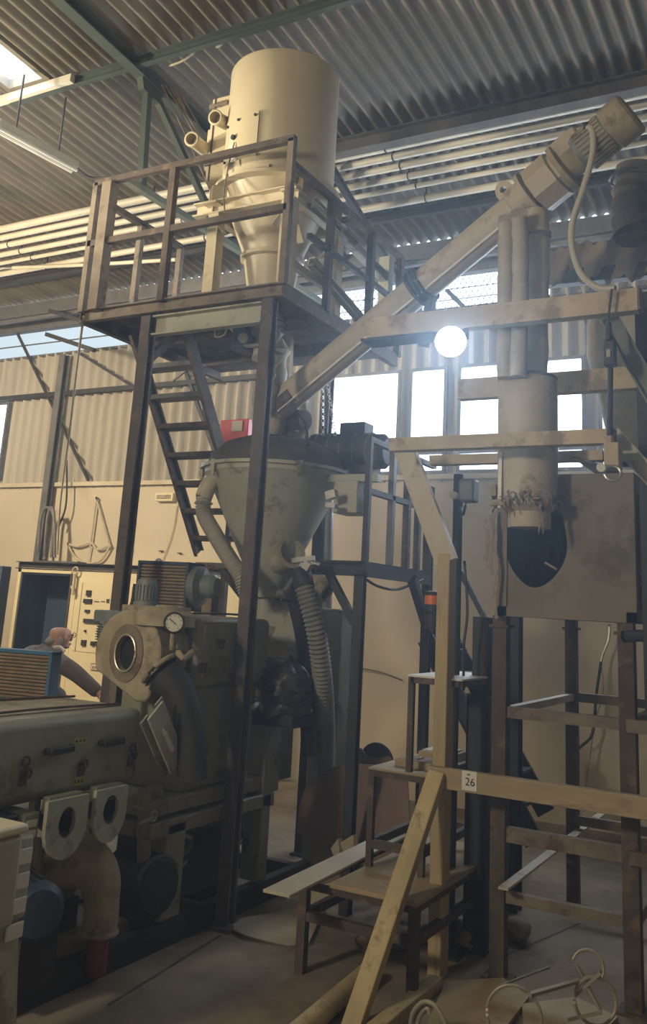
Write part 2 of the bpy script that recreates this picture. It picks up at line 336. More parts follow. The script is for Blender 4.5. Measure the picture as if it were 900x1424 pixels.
# roof truss in the plane x = -4.62
TX = -4.62
t = thing('roof_truss', 'dark green steel roof truss above the upper platform', 'truss', (TX, 5, 4.82))
b = B(); b.channel((TX, 1.5, roof_z(1.5)-.10), (TX, 8.4, roof_z(8.4)-.10), .10, .11, .012); b.build('top_chord', 'green', t)
b = B(); b.bar((TX, 4.80, 4.845), (TX, 8.35, 4.88), .06, .05); b.build('bottom_chord', 'green_l', t)
b = B(); b.bar((TX, 4.97, roof_z(4.97)-.12), (TX, 5.03, 4.87), .055, .055); b.build('vertical_post', 'green', t)
b = B(); b.bar((TX, 5.0, roof_z(5)-.14), (TX, 6.1, 4.9), .05, .05); b.bar((TX, 6.1, 4.9), (TX, 7.2, roof_z(7.2)-.14), .05, .05); b.build('web_diagonal', 'green', t)
b = B(); b.prism([(TX-.03, 4.82, roof_z(4.9)-.03), (TX-.03, 5.16, roof_z(5.1)-.05), (TX-.03, 5.1, roof_z(5)-.26), (TX-.03, 4.9, roof_z(5)-.24)], (.06, 0, 0)); b.build('gusset_plate', 'green', t)
b = B()
for k in range(5):
    o = V((0.05+.02*k, .03*k, 0)); b.tube([V((TX+.05, 5.02, roof_z(5)-.15))+o, V((TX+.1, 5.3, 5.55))+o*1.5+V((random.uniform(-.05, .05), 0, -.1)), V((TX+.12, 5.7, 5.2))+o+V((random.uniform(-.08, .08), 0, 0)), V((TX+.05, 6.0, 4.95))+o], .008, 6)
b.build('cable', 'rust_d', t)
b = B(); b.tube([at(235, 92, y=4.9), at(255, 84, y=4.9), at(272, 70, y=4.9), at(290, 40, y=4.9)], .009, 6); b.tube([at(300, 66, y=4.9), at(308, 62, y=4.9), at(312, 52, y=4.9)], .009, 6)
tag(b.build('loose_cable', 'wire'), 'loose pale cable ends hanging from the roof purlin left of the silo', 'cable')
# second truss half hidden behind the platform's right end
t = thing('roof_truss', 'dark roof truss half hidden behind the inclined tube conveyor', 'truss', (-3.75, 7.4, 4.7))
b = B(); b.bar((-3.75, 6.5, roof_z(6.5)-.2), (-3.75, 8.35, 4.92), .06, .06); b.build('brace', 'steel_d', t)
b = B(); b.bar(at(578, 442, y=8.2), at(598, 388, y=8.2), .05, .05); b.bar(at(598, 388, y=8.2), at(604, 440, y=8.2), .05, .05); b.build('web_diagonal', 'steel_d', t)
b = B(); b.bar(at(622, 404, y=8.25), at(650, 432, y=8.25), .045, .045); b.build('tie', 'steel_d', t)
# fluorescent batten
p, q = at(-6, 171, z=5.28), at(104, 231, z=5.28)
t = thing('strip_light', 'unlit fluorescent strip light under the roof at far left', 'light', (p+q)/2)
b = B(); b.bar(p, q, .11, .05); b.build('housing', 'pipe', t)
for k in (-.03, .03):
    b = B(); b.cyl(p+V((k, 0, -.045)), q+V((k, 0, -.045)), .016, n=10); b.build('tube', 'white', t)
b = B(); b.tube([q, at(125, 246, z=5.3), at(150, 247, z=5.3)], .008, 6); b.bar(p+V((0, .2, 0)), p+V((0, .2, .55)), .012, .012); b.bar(q-V((0, .2, 0)), q+V((0, -.2, .55)), .012, .012); b.build('cable', 'steel_d', t)
# things on the back wall
def sling(px, r): return [at(x, y, y=WY-.05) for x, y in px]
b = B()
for o in (0, 9): b.tube([at(52+o, 778, y=WY-.3), at(57+o, 720, y=WY-.3), at(66+o*.6, 706, y=WY-.3), at(75, 720, y=WY-.3), at(76-o*.5, 775, y=WY-.3)], .02, 8)
tag(b.build('cable_loop', 'steel_b'), 'grey cable loops hanging on the wall column at far left', 'cable')
b = B(); b.tube([at(93, 640, y=WY-.15), at(92, 700, y=WY-.15), at(82, 732, y=WY-.15)], .012, 6); tag(b.build('hanging_cable', 'steel_d'), 'thin dark cable hanging beside the wall column', 'cable')
t = thing('rope_sling', 'rope sling hung from a nail on the cream wall above the cabinets', 'rope', at(134, 693, y=WY-.04))
b = B(); S = WY-.04
b.tube(sling([(134, 693), (130, 725), (126, 756)], 0), .012, 6); b.tube(sling([(134, 693), (142, 722), (152, 758)], 0), .012, 6)
b.tube(sling([(94, 756), (108, 760), (126, 755), (136, 764), (154, 758)], 0), .014, 6); b.tube(sling([(94, 756), (104, 774), (120, 783), (140, 779), (154, 758)], 0), .014, 6); b.tube(sling([(126, 756), (121, 782)], 0), .010, 6)
b.build('rope', 'rope', t)
b = B(); b.cyl(at(134, 692, y=WY-.004), at(134, 692, y=WY-.07), .012, n=8); b.build('nail', 'steel_d', t)
t = thing('emergency_light', 'small cream emergency light box on the wall above the radiator', 'light', at(233, 692, y=WY-.03))
b = B(); p, q = at(220, 698, y=WY), at(246, 686, y=WY); b.box((p.x, WY, p.z), (q.x, WY-.07, q.z)); b.build('housing', 'panel', t, bevel=.008)
b = B(); p, q = at(223, 695, y=WY), at(243, 689, y=WY); b.box((p.x, WY-.07, p.z), (q.x, WY-.078, q.z)); b.build('lens', 'dust', t, bevel=.004)
b = B(); b.tube([at(247, 698, y=WY-.02), at(240, 740, y=WY-.02), at(226, 780, y=WY-.02)], .006, 6); b.build('cable', 'rope', t)
for (px, py) in ((184, 766), (226, 767), (252, 770)):
    b = B(); a = at(px, py, y=WY); b.cyl(a, a+V((0, -.03, .004)), .010, n=8); b.bar(a+V((-.03, -.028, .004)), a+V((.03, -.028, .004)), .012, .012)
    tag(b.build('wall_hook', 'steel_d'), {184: 'small dark wall hook nearest the left platform post', 226: 'small dark wall hook in the middle of three', 252: 'small dark wall hook above the radiator'}[px], 'hook', 'hooks on the cream wall')
b = B(); b.tube([at(116, 440, y=4.47), at(106, 520, y=5.0), at(97, 600, y=5.6), at(84, 700, y=6.4), at(80, 770, y=7.2)], .009, 6); tag(b.build('long_rope', 'rope'), 'long thin pale rope hanging from the platform corner', 'rope')
# ================================================================ UPPER PLATFORM, STAIR, SILO
PF, PR, PL, PZ, PB = 4.52, -2.9, -4.59, 3.67, 6.25
t = thing('upper_platform', 'tall brown steel platform with handrails carrying the cream silo', 'platform', (-3.6, PF, 0))
XL, XR = -4.0, -3.022
def post(x, y, z1, name='post', m='steel_d', w=.078):
    b = B(); b.ibeam((x, y, 0), (x, y, z1), w, w, .016, V((0, 1, 0))); b.box((x-.045, y-.09, 0), (x+.09, y+.09, .015)); return b.build(name, m, t)
post(XL, PF+.06, PZ-.1, m='post'); post(XR, PF+.06, PZ-.08, m='post'); post(XL, PB-.1, PZ-.1); post(-3.45, PB-.1, PZ-.1)
b = B(); b.box((PL, PF+.05, PZ-.02), (PR, PB, PZ)); b.build('deck_plate', 'rust', t)
b = B(); b.channel((PL, PF+.02, PZ-.045), (PR, PF+.02, PZ-.045), .05, .09, .01); b.build('front_edge', 'rust_d', t)
b = B(); b.channel((PR-.02, PF, PZ-.05), (PR-.02, PB, PZ-.05), .05, .10, .01, -1); b.build('side_edge', 'rust', t)
b = B(); b.channel((PL+.02, PF, PZ-.05), (PL+.02, PB, PZ-.05), .05, .10, .01); b.build('side_edge', 'rust', t)
b = B(); b.channel((XL+.05, PF+.06, PZ-.17), (XR-.05, PF+.06, PZ-.17), .06, .14, .012); b.build('cross_beam', 'machine_l', t)
for y in (5.1, 5.7):
    b = B(); b.channel((PL+.05, y, PZ-.08), (PR-.05, y, PZ-.08), .05, .10, .01); b.build('joist', 'rust', t)
b = B(); b.bar((XL, PF+.4, PZ-.1), (XL, PF+.06, PZ-.42), .05, .05); b.build('knee_brace', 'rust', t)
def rail(name, p, q, w=.045, m='rust'):
    b = B(); b.bar(p, q, w, w); return b.build(name, m, t)
HZ = PZ+.98
rail('top_rail', (PL, PF, HZ), (PR+.02, PF, HZ)); rail('mid_rail', (PL, PF, PZ+.5), (PR, PF, PZ+.5))
for px, z1, w, m in ((PL+.01, HZ, .045, 'rust_d'), (PL+.14, HZ-.02, .085, 'rust_d'), (-3.86, HZ-.02, .05, 'rust'), (PR, HZ, .045, 'rust_d')):
    b = B(); b.bar((px, PF, PZ-.02), (px, PF, z1), w, w, V((0, 1, 0))); b.build('rail_post', m, t)
# left-hand rails going back
rail('top_rail', (PL, PF, HZ-.1), (PL, 5.55, HZ-.1)); 
for y, z1, w in ((5.05, PZ+.88, .045), (5.55, PZ+.88, .045)):
    b = B(); b.bar((PL, y, PZ-.02), (PL, y, z1), w, w, V((0, 1, 0))); b.build('rail_post', 'rust_d', t)
# right-hand rails
rail('top_rail', (PR, PF, HZ-.17), (PR, PB, HZ-.17), .042); rail('mid_rail', (PR, 4.8, PZ+.42), (PR, PB, PZ+.42), .035, 'steel_d')
for y, w, m in ((5.08, .045, 'steel_d'), (5.72, .05, 'steel_d'), (PB, .05, 'rust')):
    b = B(); b.bar((PR, y, PZ-.02), (PR, y, HZ-.17), w, w, V((0, 1, 0))); b.build('rail_post', m, t)
b = B(); a = at(448, 230, y=5.9)
# back stiffening frame of pale channels seen past the silo
b = B(); b.channel((PR-.1, 5.0, PZ+.75), (PR-.1, 6.2, PZ+.62), .06, .08, .01); b.channel((PR-.1, 6.2, PZ+.0), (PR-.1, 6.2, PZ+.8), .09, .09, .01, 1, V((0, 1, 0))); b.channel((PR-.06, 4.95, PZ+.3), (PR-.06, 6.2, PZ+.02), .05, .07, .01); b.build('back_frame', 'machine_l', t)
# steep stair in line with the left post
t = thing('steep_stair', 'steep brown steel stair under the upper platform', 'stair', (-4.2, 5.6, 0))
SX0, SX1 = -4.42, -3.94
def sp(x, k): return V((x, 5.08+.86*k, 3.34-1.27*k))
b = B(); b.channel(sp(SX0, -.2), sp(SX0, 1), .03, .10, .008); b.build('stringer', 'rust', t)
b = B(); b.channel(sp(SX1, -.2), sp(SX1, 1), .03, .10, .008, -1); b.build('stringer', 'rust', t)
for k in range(7):
    c = sp(0, -.02+k*.155); b = B(); b.box((SX0, c.y-.05, c.z-.02), (SX1, c.y+.09, c.z+.015)); b.build('tread', 'rust' if k > 1 else 'steel_b', t)
b = B(); b.box((SX0-.02, 5.93, 1.96), (SX1+.05, 6.30, 2.0)); b.build('landing', 'rust_d', t)
b = B(); b.bar((SX1-.25, 5.97, 1.94), (SX1+.1, 5.97, 1.62), .05, .05); b.build('brace', 'rust', t)
for x in (SX0+.05, SX1):
    b = B(); b.bar((x, 6.25, 0), (x, 6.25, 1.96), .05, .05); b.build('support', 'rust', t)

# ---- silo
AX, AY = -3.36, 5.08
t = thing('receiver_silo', 'tall cream cylindrical silo with a cone, top of the platform', 'silo', (AX, AY, PZ))
SR = .405; ZB, ZT = 4.56, 5.53
b = B(); b.lathe([(SR, ZB-AY*0), (SR+.004, ZB+.004), (SR, ZB+.01), (SR, ZT-.02), (SR-.01, ZT), (SR-.05, ZT+.006), (.02, ZT+.02)], (AX, AY, 0), n=72); b.build('drum', 'cream', t)
b = B(); b.lathe([(SR-.004, ZB), (SR-.02, ZB-.02), (.205, PZ+.42), (.205, PZ+.40)], (AX, AY, 0), n=60); b.build('cone', 'cream', t)
b = B(); b.lathe([(.228, PZ+.425), (.228, PZ+.395), (.20, PZ+.385), (.125, PZ-.05)], (AX, AY, 0), n=48); b.build('outlet_collar', 'cream', t)
b = B(); b.lathe([(SR, ZB+.02), (SR+.055, ZB+.012), (SR+.055, ZB-.012), (SR-.01, ZB-.015)], (AX, AY, 0), n=60); b.build('rim_flange', 'cream', t)
# stand: square frame of channels and four legs
F0 = .34; FZ = 4.39
b = B()
x0, x1, y0, y1 = AX-F0, AX+F0-.0, AY-F0, AY+F0
b.channel((x0-.12, y0, FZ), (x1+.04, y0, FZ), .06, .10, .01); b.channel((x0-.12, y1, FZ), (x1+.04, y1, FZ), .06, .10, .01, -1)
b.channel((x0, y0, FZ), (x0, y1, FZ), .06, .10, .01, -1); b.channel((x1, y0, FZ), (x1, y1, FZ), .06, .10, .01)
b.build('stand_frame', 'cream', t)
for x, y in ((x0+.06, y0+.02), (x1-.02, y0+.02), (x0+.06, y1), (x1-.02, y1)):
    b = B(); b.channel((x, y, PZ), (x, y, FZ-.05), .085, .085, .012, 1, V((0, 1, 0))); b.box((x-.06, y-.06, PZ), (x+.06, y+.06, PZ+.012)); b.build('leg', 'cream', t)
for sgn in (-1, 1):
    b = B(); b.bar((x1-.02, AY+sgn*.32, FZ-.06), (x1-.02, AY+sgn*.15, FZ-.28), .05, .01); b.build('gusset', 'cream', t)
    b = B(); b.bar((AX+sgn*.32, y0+.02, FZ-.06), (AX+sgn*.2, y0+.02, FZ-.2), .05, .01); b.build('gusset', 'cream', t)
b = B(); b.bar((x1-.02, y0, PZ+.25), (x1-.02, y1, PZ+.25), .04, .05); b.build('tie_bar', 'cream', t)
for a in (-2.3, -.75, .8, 2.35):
    b = B(); c = V((AX+math.cos(a)*(SR+.005), AY+math.sin(a)*(SR+.005), ZB)); d = V((math.cos(a), math.sin(a), 0)); s = V((-d.y, d.x, 0))
    for k in (-.045, .045): b.prism([c+s*k-d*.03, c+s*k+d*.075+V((0, 0, -.02)), c+s*k+d*.075-V((0, 0, .14)), c+s*k-d*.03-V((0, 0, .14))], s*.012)
    b.bar(c+d*.04-V((0, 0, .14)), c+d*.04-V((0, 0, .155)), .12, .13); b.build('mounting_lug', 'cream', t)
# access hatch plate curved on the drum, bolts
def arcplate(b, a0, a1, z0, z1, r0, r1, n=10):
    vs = []
    for r in (r0, r1):
        for z in (z0, z1): vs += [(AX+math.cos(a0+(a1-a0)*i/n)*r, AY+math.sin(a0+(a1-a0)*i/n)*r, z) for i in range(n+1)]
    k = n+1; fs = []
    for i in range(n): fs += [(2*k+i, 2*k+i+1, 3*k+i+1, 3*k+i), (i+1, i, k+i, k+i+1), (i, i+1, 2*k+i+1, 2*k+i), (k+i+1, k+i, 3*k+i, 3*k+i+1)]
    fs += [(0, k, 3*k, 2*k), (n, 2*k+n, 3*k+n, k+n)]
    return b.add(vs, fs)
H0, H1 = -2.22, -1.40
b = B(); arcplate(b, H0, H1, ZB+.13, ZB+.47, SR-.01, SR+.012); hp = b.build('hatch_plate', 'cream_plate', t)
b = B()
for a in (H0+.07, (H0+H1)/2, H1-.06):
    for z in (ZB+.16, ZB+.44): d = V((math.cos(a), math.sin(a), 0)); c = V((AX, AY, z))+d*(SR+.01); b.cyl(c, c+d*.014, .010, n=8)
d = V((math.cos(-1.9), math.sin(-1.9), 0)); c = V((AX, AY, ZB+.315))+d*(SR+.01); b.cyl(c, c+d*.022, .019, n=10)
b.build('bolt', 'steel_d', hp)
b = B(); arcplate(b, -1.98, -1.15, ZB+.028, ZB+.055, SR, SR+.03); b.build('curved_strip', 'cream', t)
b = B(); a = -1.86; d = V((math.cos(a), math.sin(a), 0)); b.tube([V((AX, AY, ZB+.27))+d*(SR+.02), V((AX, AY, ZB+.1))+d*(SR+.05), V((AX, AY, ZB-.12))+d*(SR+.07), V((AX+.01, AY, ZB-.28))+d*(SR+.06)], .005, 6); b.build('cord', 'rust_d', t)
# filter box at the left, with clamps and two inlet pipes
t2 = t
bx0, bx1 = AX-SR-.15, AX-SR+.06
b = B(); b.box((bx0, AY-.15, ZB+.16), (bx1, AY+.22, ZB+.86)); b.build('filter_box', 'cream', t, bevel=.012)
b = B(); b.box((bx0-.035, AY-.13, ZB+.28), (bx0+.0, AY+.2, ZB+.62)); b.build('filter_door', 'cream', t, bevel=.01)
b = B(); b.box((bx0+.03, AY-.155, ZB+.17), (bx0+.04, AY-.149, ZB+.85)); b.build('door_seam', 'steel_d', t)
for z in (ZB+.31, ZB+.78):
    b = B(); y = AY-.155; b.box((bx0-.005, y-.02, z-.018), (bx0+.05, y, z+.018)); b.cyl((bx0+.05, y-.012, z), (bx0+.16, y-.012, z+.012), .011, n=8); b.box((bx0+.10, y-.022, z-.012), (bx0+.16, y, z+.022)); b.torus((bx0+.08, y-.012, z+.003), (0, 1, 0), .02, .006, 14, 6); b.build('toggle_clamp', 'rust_d', t)
def stub(p, q, r, name='inlet_pipe'):
    p, q = V(p), V(q); d = (q-p).normalized(); b = B(); b.lathe([(r*.84, .12), (r*.84, 0), (r, 0), (r, (q-p).length)], p, d, 28, False); o = b.build(name, 'cream', t)
    b = B(); b.cyl(p+d*.10, p+d*.105, r*.84, n=24); b.build('pipe_mouth', 'dust', o)
    b = B(); b.torus(p+d*.01, d, r, .008, 28, 8); b.build('pipe_lip', 'cream', o)
stub(at(299, 163, y=4.72), at(322, 176, y=5.0), .05)
stub(at(266, 193, y=4.70), at(292, 214, y=5.05), .05)
b = B(); b.box((bx0+.01, AY-.1, ZB+.06), (bx1, AY+.15, ZB+.16)); b.build('filter_sump', 'cream', t, bevel=.01)
# slide valve and drop sleeve between silo and lower hopper
t = thing('drop_sleeve', 'wrinkled pinkish sleeve and pipes dropping from the platform to the hopper lid', 'chute', (AX+.05, AY, 2.85))
b = B(); b.tube([(AX, AY, PZ-.06), (AX+.02, AY, PZ-.2), (AX+.06, AY+.02, 3.25), (AX+.03, AY+.05, 2.83)], lambda k: .11+.02*math.sin(k*17)+.012*math.sin(k*41), 20); b.build('sleeve', 'sleeve', t)
b = B(); b.tube([at(385, 488, y=4.98), at(372, 520, y=4.98), at(378, 545, y=4.98), at(366, 575, y=4.98)], lambda k: .05+.012*math.sin(k*23), 14); b.build('side_sleeve', 'tarp', t)
b = B(); b.bar(at(402, 460, y=5.35), at(394, 640, y=5.35), .06, .05); b.bar(at(424, 560, y=5.4), at(420, 650, y=5.4), .05, .05); b.build('upright', 'wood_edge', t)
t = thing('slide_valve', 'dark blue valve box under the platform beside the right post', 'valve', at(336, 492, y=5.0))
b = B(); p, q = at(328, 490, y=5.0), at(350, 447, y=5.0); b.box((p.x, 4.93, p.z), (q.x, 5.12, q.z)); b.build('body', 'blue_d', t, bevel=.01)
b = B(); b.cyl(at(338, 470, y=4.92), at(338, 470, y=4.86), .035, n=16); b.cyl(at(325, 480, y=4.95), at(362, 480, y=4.95), .018, n=12); b.build('actuator', 'steel', t)
b = B(); b.tube([at(300, 452, y=5.0), at(300, 468, y=5.0), at(312, 466, y=5.0), at(318, 455, y=5.0), at(332, 470, y=5.0)], .008, 6); b.build('cable', 'wire', t)
b = B(); b.tube([at(384, 455, y=4.95), at(388, 470, y=4.95), at(374, 488, y=4.95), at(386, 500, y=4.95)], .008, 6); b.build('cable', 'wire', t)
# ================================================================ LOWER HOPPER
HX, HY = -3.40, 5.38
HZ0, HZ1 = 1.80, 2.60
t = thing('cone_hopper', 'large grey-green cone hopper over the machine below the platform', 'hopper', (HX, HY, 1.5))
HR = .495
b = B(); b.lathe([(.105, HZ0), (.115, HZ0+.03), (HR-.03, HZ1-.06), (HR, HZ1-.03), (HR, HZ1)], (HX, HY, 0), n=64); b.build('cone', 'machine_l', t)
b = B(); b.lathe([(HR, HZ1), (HR+.03, HZ1), (HR+.03, HZ1+.022), (HR-.02, HZ1+.03)], (HX, HY, 0), n=64); b.build('rim', 'machine_l', t)
b = B(); b.lathe([(HR-.01, HZ1+.02), (HR*.93, HZ1+.10), (HR*.75, HZ1+.19), (HR*.5, HZ1+.235), (.02, HZ1+.25)], (HX, HY, 0), n=64); b.build('lid', 'iron', t)
for a in (-2.6, -1.95, -1.3, -.7, .2, 1.4, 2.6):
    d = V((math.cos(a), math.sin(a), 0)); c = V((HX, HY, HZ1))+d*(HR+.02)
    b = B(); b.bar(c+V((0, 0, .03)), c-V((0, 0, .05)), .03, .03); b.cyl(c-V((0, 0, .05)), c-V((0, 0, .075)), .012, n=8); b.build('rim_clamp', 'machine_l', t)
b = B(); b.lathe([(.105, HZ0), (.145, HZ0), (.145, HZ0-.05), (.095, HZ0-.055), (.092, HZ0-.23), (.125, HZ0-.235), (.125, HZ0-.27), (.115, HZ0-.33)], (HX, HY, 0), n=40); b.build('throat', 'machine_l', t)
b = B(); d = V((.88, -.47, 0)).normalized(); c = V((HX, HY, HZ0+.15))
b.lathe([(.095, .10), (.095, .27), (.11, .275), (.11, .30), (.08, .30), (.08, .16)], c, d+V((0, 0, .35)), 28, False); b.build('side_port', 'dust', t)
b = B()
p = at(404, 745+60, y=5.0); b.bar(at(392, 828, y=4.95), at(422, 782, y=4.95), .02, .02); b.bar(at(408, 780, y=4.95), at(436, 776, y=4.95), .05, .03); b.sphere(at(393, 826, y=4.94), .03); b.cyl(at(415, 775, y=4.95), at(445, 786, y=4.95), .012); b.bar(at(424, 784, y=4.92), at(432, 790, y=4.92), .05, .05)
b.build('gate_lever', 'steel', t)
b = B(); b.bar(at(455, 690, y=5.1), at(468, 686, y=5.1), .05, .05); b.bar(at(455, 702, y=5.1), at(468, 704, y=5.1), .05, .03); b.build('latch', 'steel', t)
# gear on the lid
t = thing('lid_drive', 'dusty motor and gear set sitting on the hopper lid', 'motor', (HX, HY, HZ1+.25))
b = B(); b.box((HX-.12, HY-.14, HZ1+.22), (HX+.16, HY+.14, HZ1+.30)); b.build('base', 'dust', t, bevel=.01)
b = B(); b.lathe([(.09, 0), (.09, .1), (.05, .12), (.05, .2)], (HX-.02, HY, HZ1+.29), n=24); b.build('gear_housing', 'dust', t)
b = B(); b.cyl((HX+.06, HY-.1, HZ1+.36), (HX+.30, HY-.14, HZ1+.34), .07); b.build('motor_body', 'steel_d', t)
b = B(); b.tube([(HX-.06, HY-.12, HZ1+.3), (HX+.02, HY-.2, HZ1+.48), (HX+.2, HY-.22, HZ1+.45), (HX+.36, HY-.25, HZ1+.3), (HX+.4, HY-.26, HZ1+.14)], .011, 8); b.build('cable', 'steel_d', t)
t = thing('red_panel', 'red metal panel with a hanging tag behind the stair', 'panel', at(324, 632, y=6.4))
p, q = at(303, 634, y=6.4), at(346, 582, y=6.4); b = B(); b.box((p.x, 6.4, p.z), (q.x, 6.48, q.z)); b.build('sheet', 'red', t, bevel=.006)
p, q = at(322, 600, y=6.39), at(338, 585, y=6.39); b = B(); b.box((p.x, 6.385, p.z), (q.x, 6.4, q.z)); b.build('tag', 'conv', t)
b = B(); b.bar((q.x-.1, 6.45, 2.75), (q.x-.1, 6.45, 0), .04, .04); b.build('stand', 'steel_d', t)
t = thing('control_box', 'grey steel box mounted at the right side of the cone hopper', 'box', at(484, 716, y=5.25))
p, q = at(465, 714, y=5.25), at(501, 668, y=5.25); b = B(); b.box((p.x, 5.22, p.z), (q.x, 5.42, q.z)); b.build('body', 'machine_l', t, bevel=.008)
b = B(); b.box((p.x-.38, 5.3, q.z), (q.x+.1, 5.36, q.z+.05)); b.build('bracket', 'machine_l', t)
t = thing('vibrator_motor', 'big dark horizontal motor drum in front of the bright left window', 'motor', at(490, 648, y=5.75))
p, q = at(436, 628, y=5.75), at(540, 628, y=5.75)
b = B(); b.lathe([(.10, 0), (.13, .01), (.13, .5), (.125, .51), (.125, (q-p).length-.03), (.09, (q-p).length)], p, q-p, 32); b.build('body', 'steel_d', t)
b = B(); b.box((p.x+.12, 5.65, p.z-.18), (q.x-.1, 5.85, p.z-.12)); b.box((p.x+.25, 5.68, p.z+.11), (p.x+.45, 5.82, p.z+.19)); b.build('mount', 'steel_d', t)
b = B()
for k in range(5): c = p+(q-p)*(.12+.17*k); b.torus(c, q-p, .131, .008, 28, 6)
b.build('band', 'steel_b', t)
t = thing('hanging_chain', 'bright chain hanging beside the hopper against the window', 'chain', at(455, 600, y=5.6))
for col_, m in ((455, 'white'), (449, 'steel')):
    b = B()
    for k in range(17):
        c = at(col_+(k*.7 if col_ == 455 else 0), 530+k*4.6, y=5.6); b.torus(c, (1, 0, 0) if k % 2 else (0, 1, 0), .012, .0035, 10, 5)
    b.build('strand', m, t)
# pale ribbed hose down the left of the hopper and dark one at the right
def ribbed(name, pts, r, label, m, n=70):
    t = thing(name, label, 'hose', pts[0])
    P = catmull([V(p) for p in pts], 24); b = B(); k = len(P)
    ph = [0]
    for i in range(1, k): ph.append(ph[-1]+(P[i]-P[i-1]).length)
    pitch = ph[-1]/n
    fine = []; 
    for i in range(n*4+1):
        s = ph[-1]*i/(n*4); j = max(q for q in range(k) if ph[q] <= s+1e-9); j = min(j, k-2); f = (s-ph[j])/max(1e-6, ph[j+1]-ph[j]); fine.append(P[j].lerp(P[j+1], f))
    b.tube(fine, lambda u: r*(1+.10*math.cos(u*n*2*PI)), 14, 0); b.build('hose', m, t); return t
t = ribbed('ribbed_hose', [at(283, 690, y=4.98), at(284, 715, y=4.98), at(300, 745, y=4.95), at(318, 775, y=4.93), at(334, 800, y=4.93), at(342, 822, y=4.95)], .05, 'pale ribbed suction hose curving down the left side of the cone hopper', 'hose', 44)
b = B(); b.tube([at(300, 668, y=5.05), at(290, 676, y=5.0), at(283, 692, y=4.98)], .058, 18); b.build('elbow', 'conv', t)
b = B(); b.torus(at(283, 700, y=4.98), (0, 0, 1), .056, .008, 20, 6); b.build('hose_clip', 'steel', t)
t = ribbed('ribbed_hose', [at(422, 812, y=4.92), at(440, 880, y=4.98), at(449, 950, y=5.12), at(453, 1030, y=5.44), at(452, 1110, y=5.62)], .058, 'grey ribbed hose hanging down the right side of the machine', 'hose_d', 58)
b = B(); b.cyl(at(418, 795, y=4.95), at(424, 818, y=4.92), .066, .062); b.build('cuff', 'black', t)
t = thing('black_hose', 'smooth black hose arching beside the hopper throat', 'hose', at(400, 800, y=4.95))
b = B(); b.tube([at(396, 836, y=5.14), at(404, 818, y=5.15), at(416, 850, y=5.2), at(425, 900, y=5.2), at(428, 960, y=5.2), at(430, 1050, y=5.2)], lambda k: .07-.02*k, 16); b.build('tube', 'black', t)
# open cream elbow pipe behind
d0 = at(446, 815, y=5.5); d1 = at(424, 806, y=5.5)
t = thing('open_elbow', 'cream elbow pipe with an open round mouth beside the hopper', 'pipe', d0)
b = B(); ax = (at(432, 822, y=5.25)-at(418, 800, y=5.6)).normalized(); ax = (rt*.75-up*.45-fw*.45).normalized()
b.lathe([(.055, .0), (.075, .02), (.075, .20), (.092, .205), (.092, .225), (.062, .225), (.062, .05)], d0-ax*.16, ax, 28, False); b.build('mouth', 'dust', t)
b = B(); b.tube([d0-ax*.14, d0-ax*.25-V((0, 0, .05)), at(432, 860, y=5.6)], .07, 18); b.build('bend', 'dust', t)
# silver twin duct
t = thing('twin_duct', 'vertical silver duct pipe behind the hopper left of the lower platform', 'pipe', at(452, 850, y=6.2))
b = B(); b.cyl(at(452, 846, y=6.2), at(457, 655, y=6.2), .052, n=20); b.build('tube', 'steel', t)
b = B(); b.cyl(at(441, 846, y=6.28), at(446, 690, y=6.28), .042, n=20); b.build('tube', 'steel_b', t)
# tall grey-green cabinet behind the ribbed hose
t = thing('machine_cabinet', 'tall grey-green steel cabinet behind the grey ribbed hose', 'cabinet', at(455, 1060, y=5.35))
p, q = at(426, 1065, y=5.75), at(476, 850, y=5.75); b = B(); b.box((p.x, 5.75, 0), (q.x, 6.1, q.z)); b.build('body', 'machine', t, bevel=.012)
b = B(); b.box((p.x-.01, 5.74, q.z), (q.x+.01, 6.1, q.z+.012)); b.build('lid', 'machine_l', t)

# ================================================================ EXTRUDER LINE along x = -3.08
MX = -3.08
t = thing('barrel_guard', 'grey-green sheet metal guard box with black handles at left', 'guard', (-3.4, 3.15, .8))
GY0, GY1, GZ0, GZ1 = 2.45, 3.80, .815, 1.165
b = B(); b.box((-3.74, GY0, GZ0), (MX, GY1, GZ1)); o = b.build('shell', 'machine', t); md = o.modifiers.new('bevel', 'BEVEL'); md.width = .045; md.segments = 4
b = B(); b.box((-3.66, GY0, GZ1-.001), (-3.20, GY1-.05, GZ1+.006)); b.build('top_sheet', 'dust', t)
b = B()
for dx, z in ((-.12, .012), (-.42, .02), (-.5, .012)): b.tube([(MX+dx, GY0, GZ1+z), (MX+dx-.01, 3.2, GZ1+z+.006), (MX+dx, GY1-.06, GZ1+z)], .006, 6)
b.build('top_rod', 'rust', t)
def gp(px, py): return at(px, py, x=MX)
for (xa, ya, xb, yb) in ((63, 1045, 96, 1039), (138, 1033, 166, 1029)):
    b = B(); p, q = gp(xa, ya), gp(xb, yb); o = V((.03, 0, 0)); b.bar(p+o, q+o, .022, .03); b.cyl(p, p+o, .014, n=10); b.cyl(q, q+o, .014, n=10); b.build('handle', 'black', t, bevel=.006)
for (px, ya, yb) in ((35, 1050, 1092), (114, 1055, 1078), (183, 1032, 1064)):
    b = B(); p, q = gp(px, ya), gp(px-1, yb); L = (q-p).length
    b.box((MX, p.y-.018, q.z), (MX+.012, p.y+.018, q.z+L*.45)); b.torus(p+V((.012, 0, -.025)), (1, 0, 0), .02, .005, 14, 6); b.bar(p+V((.014, 0, -.04)), q+V((.014, 0, .06)), .012, .012); b.torus(q+V((.014, 0, .05)), (1, 0, 0), .018, .006, 14, 6); b.build('latch', 'rust', t)
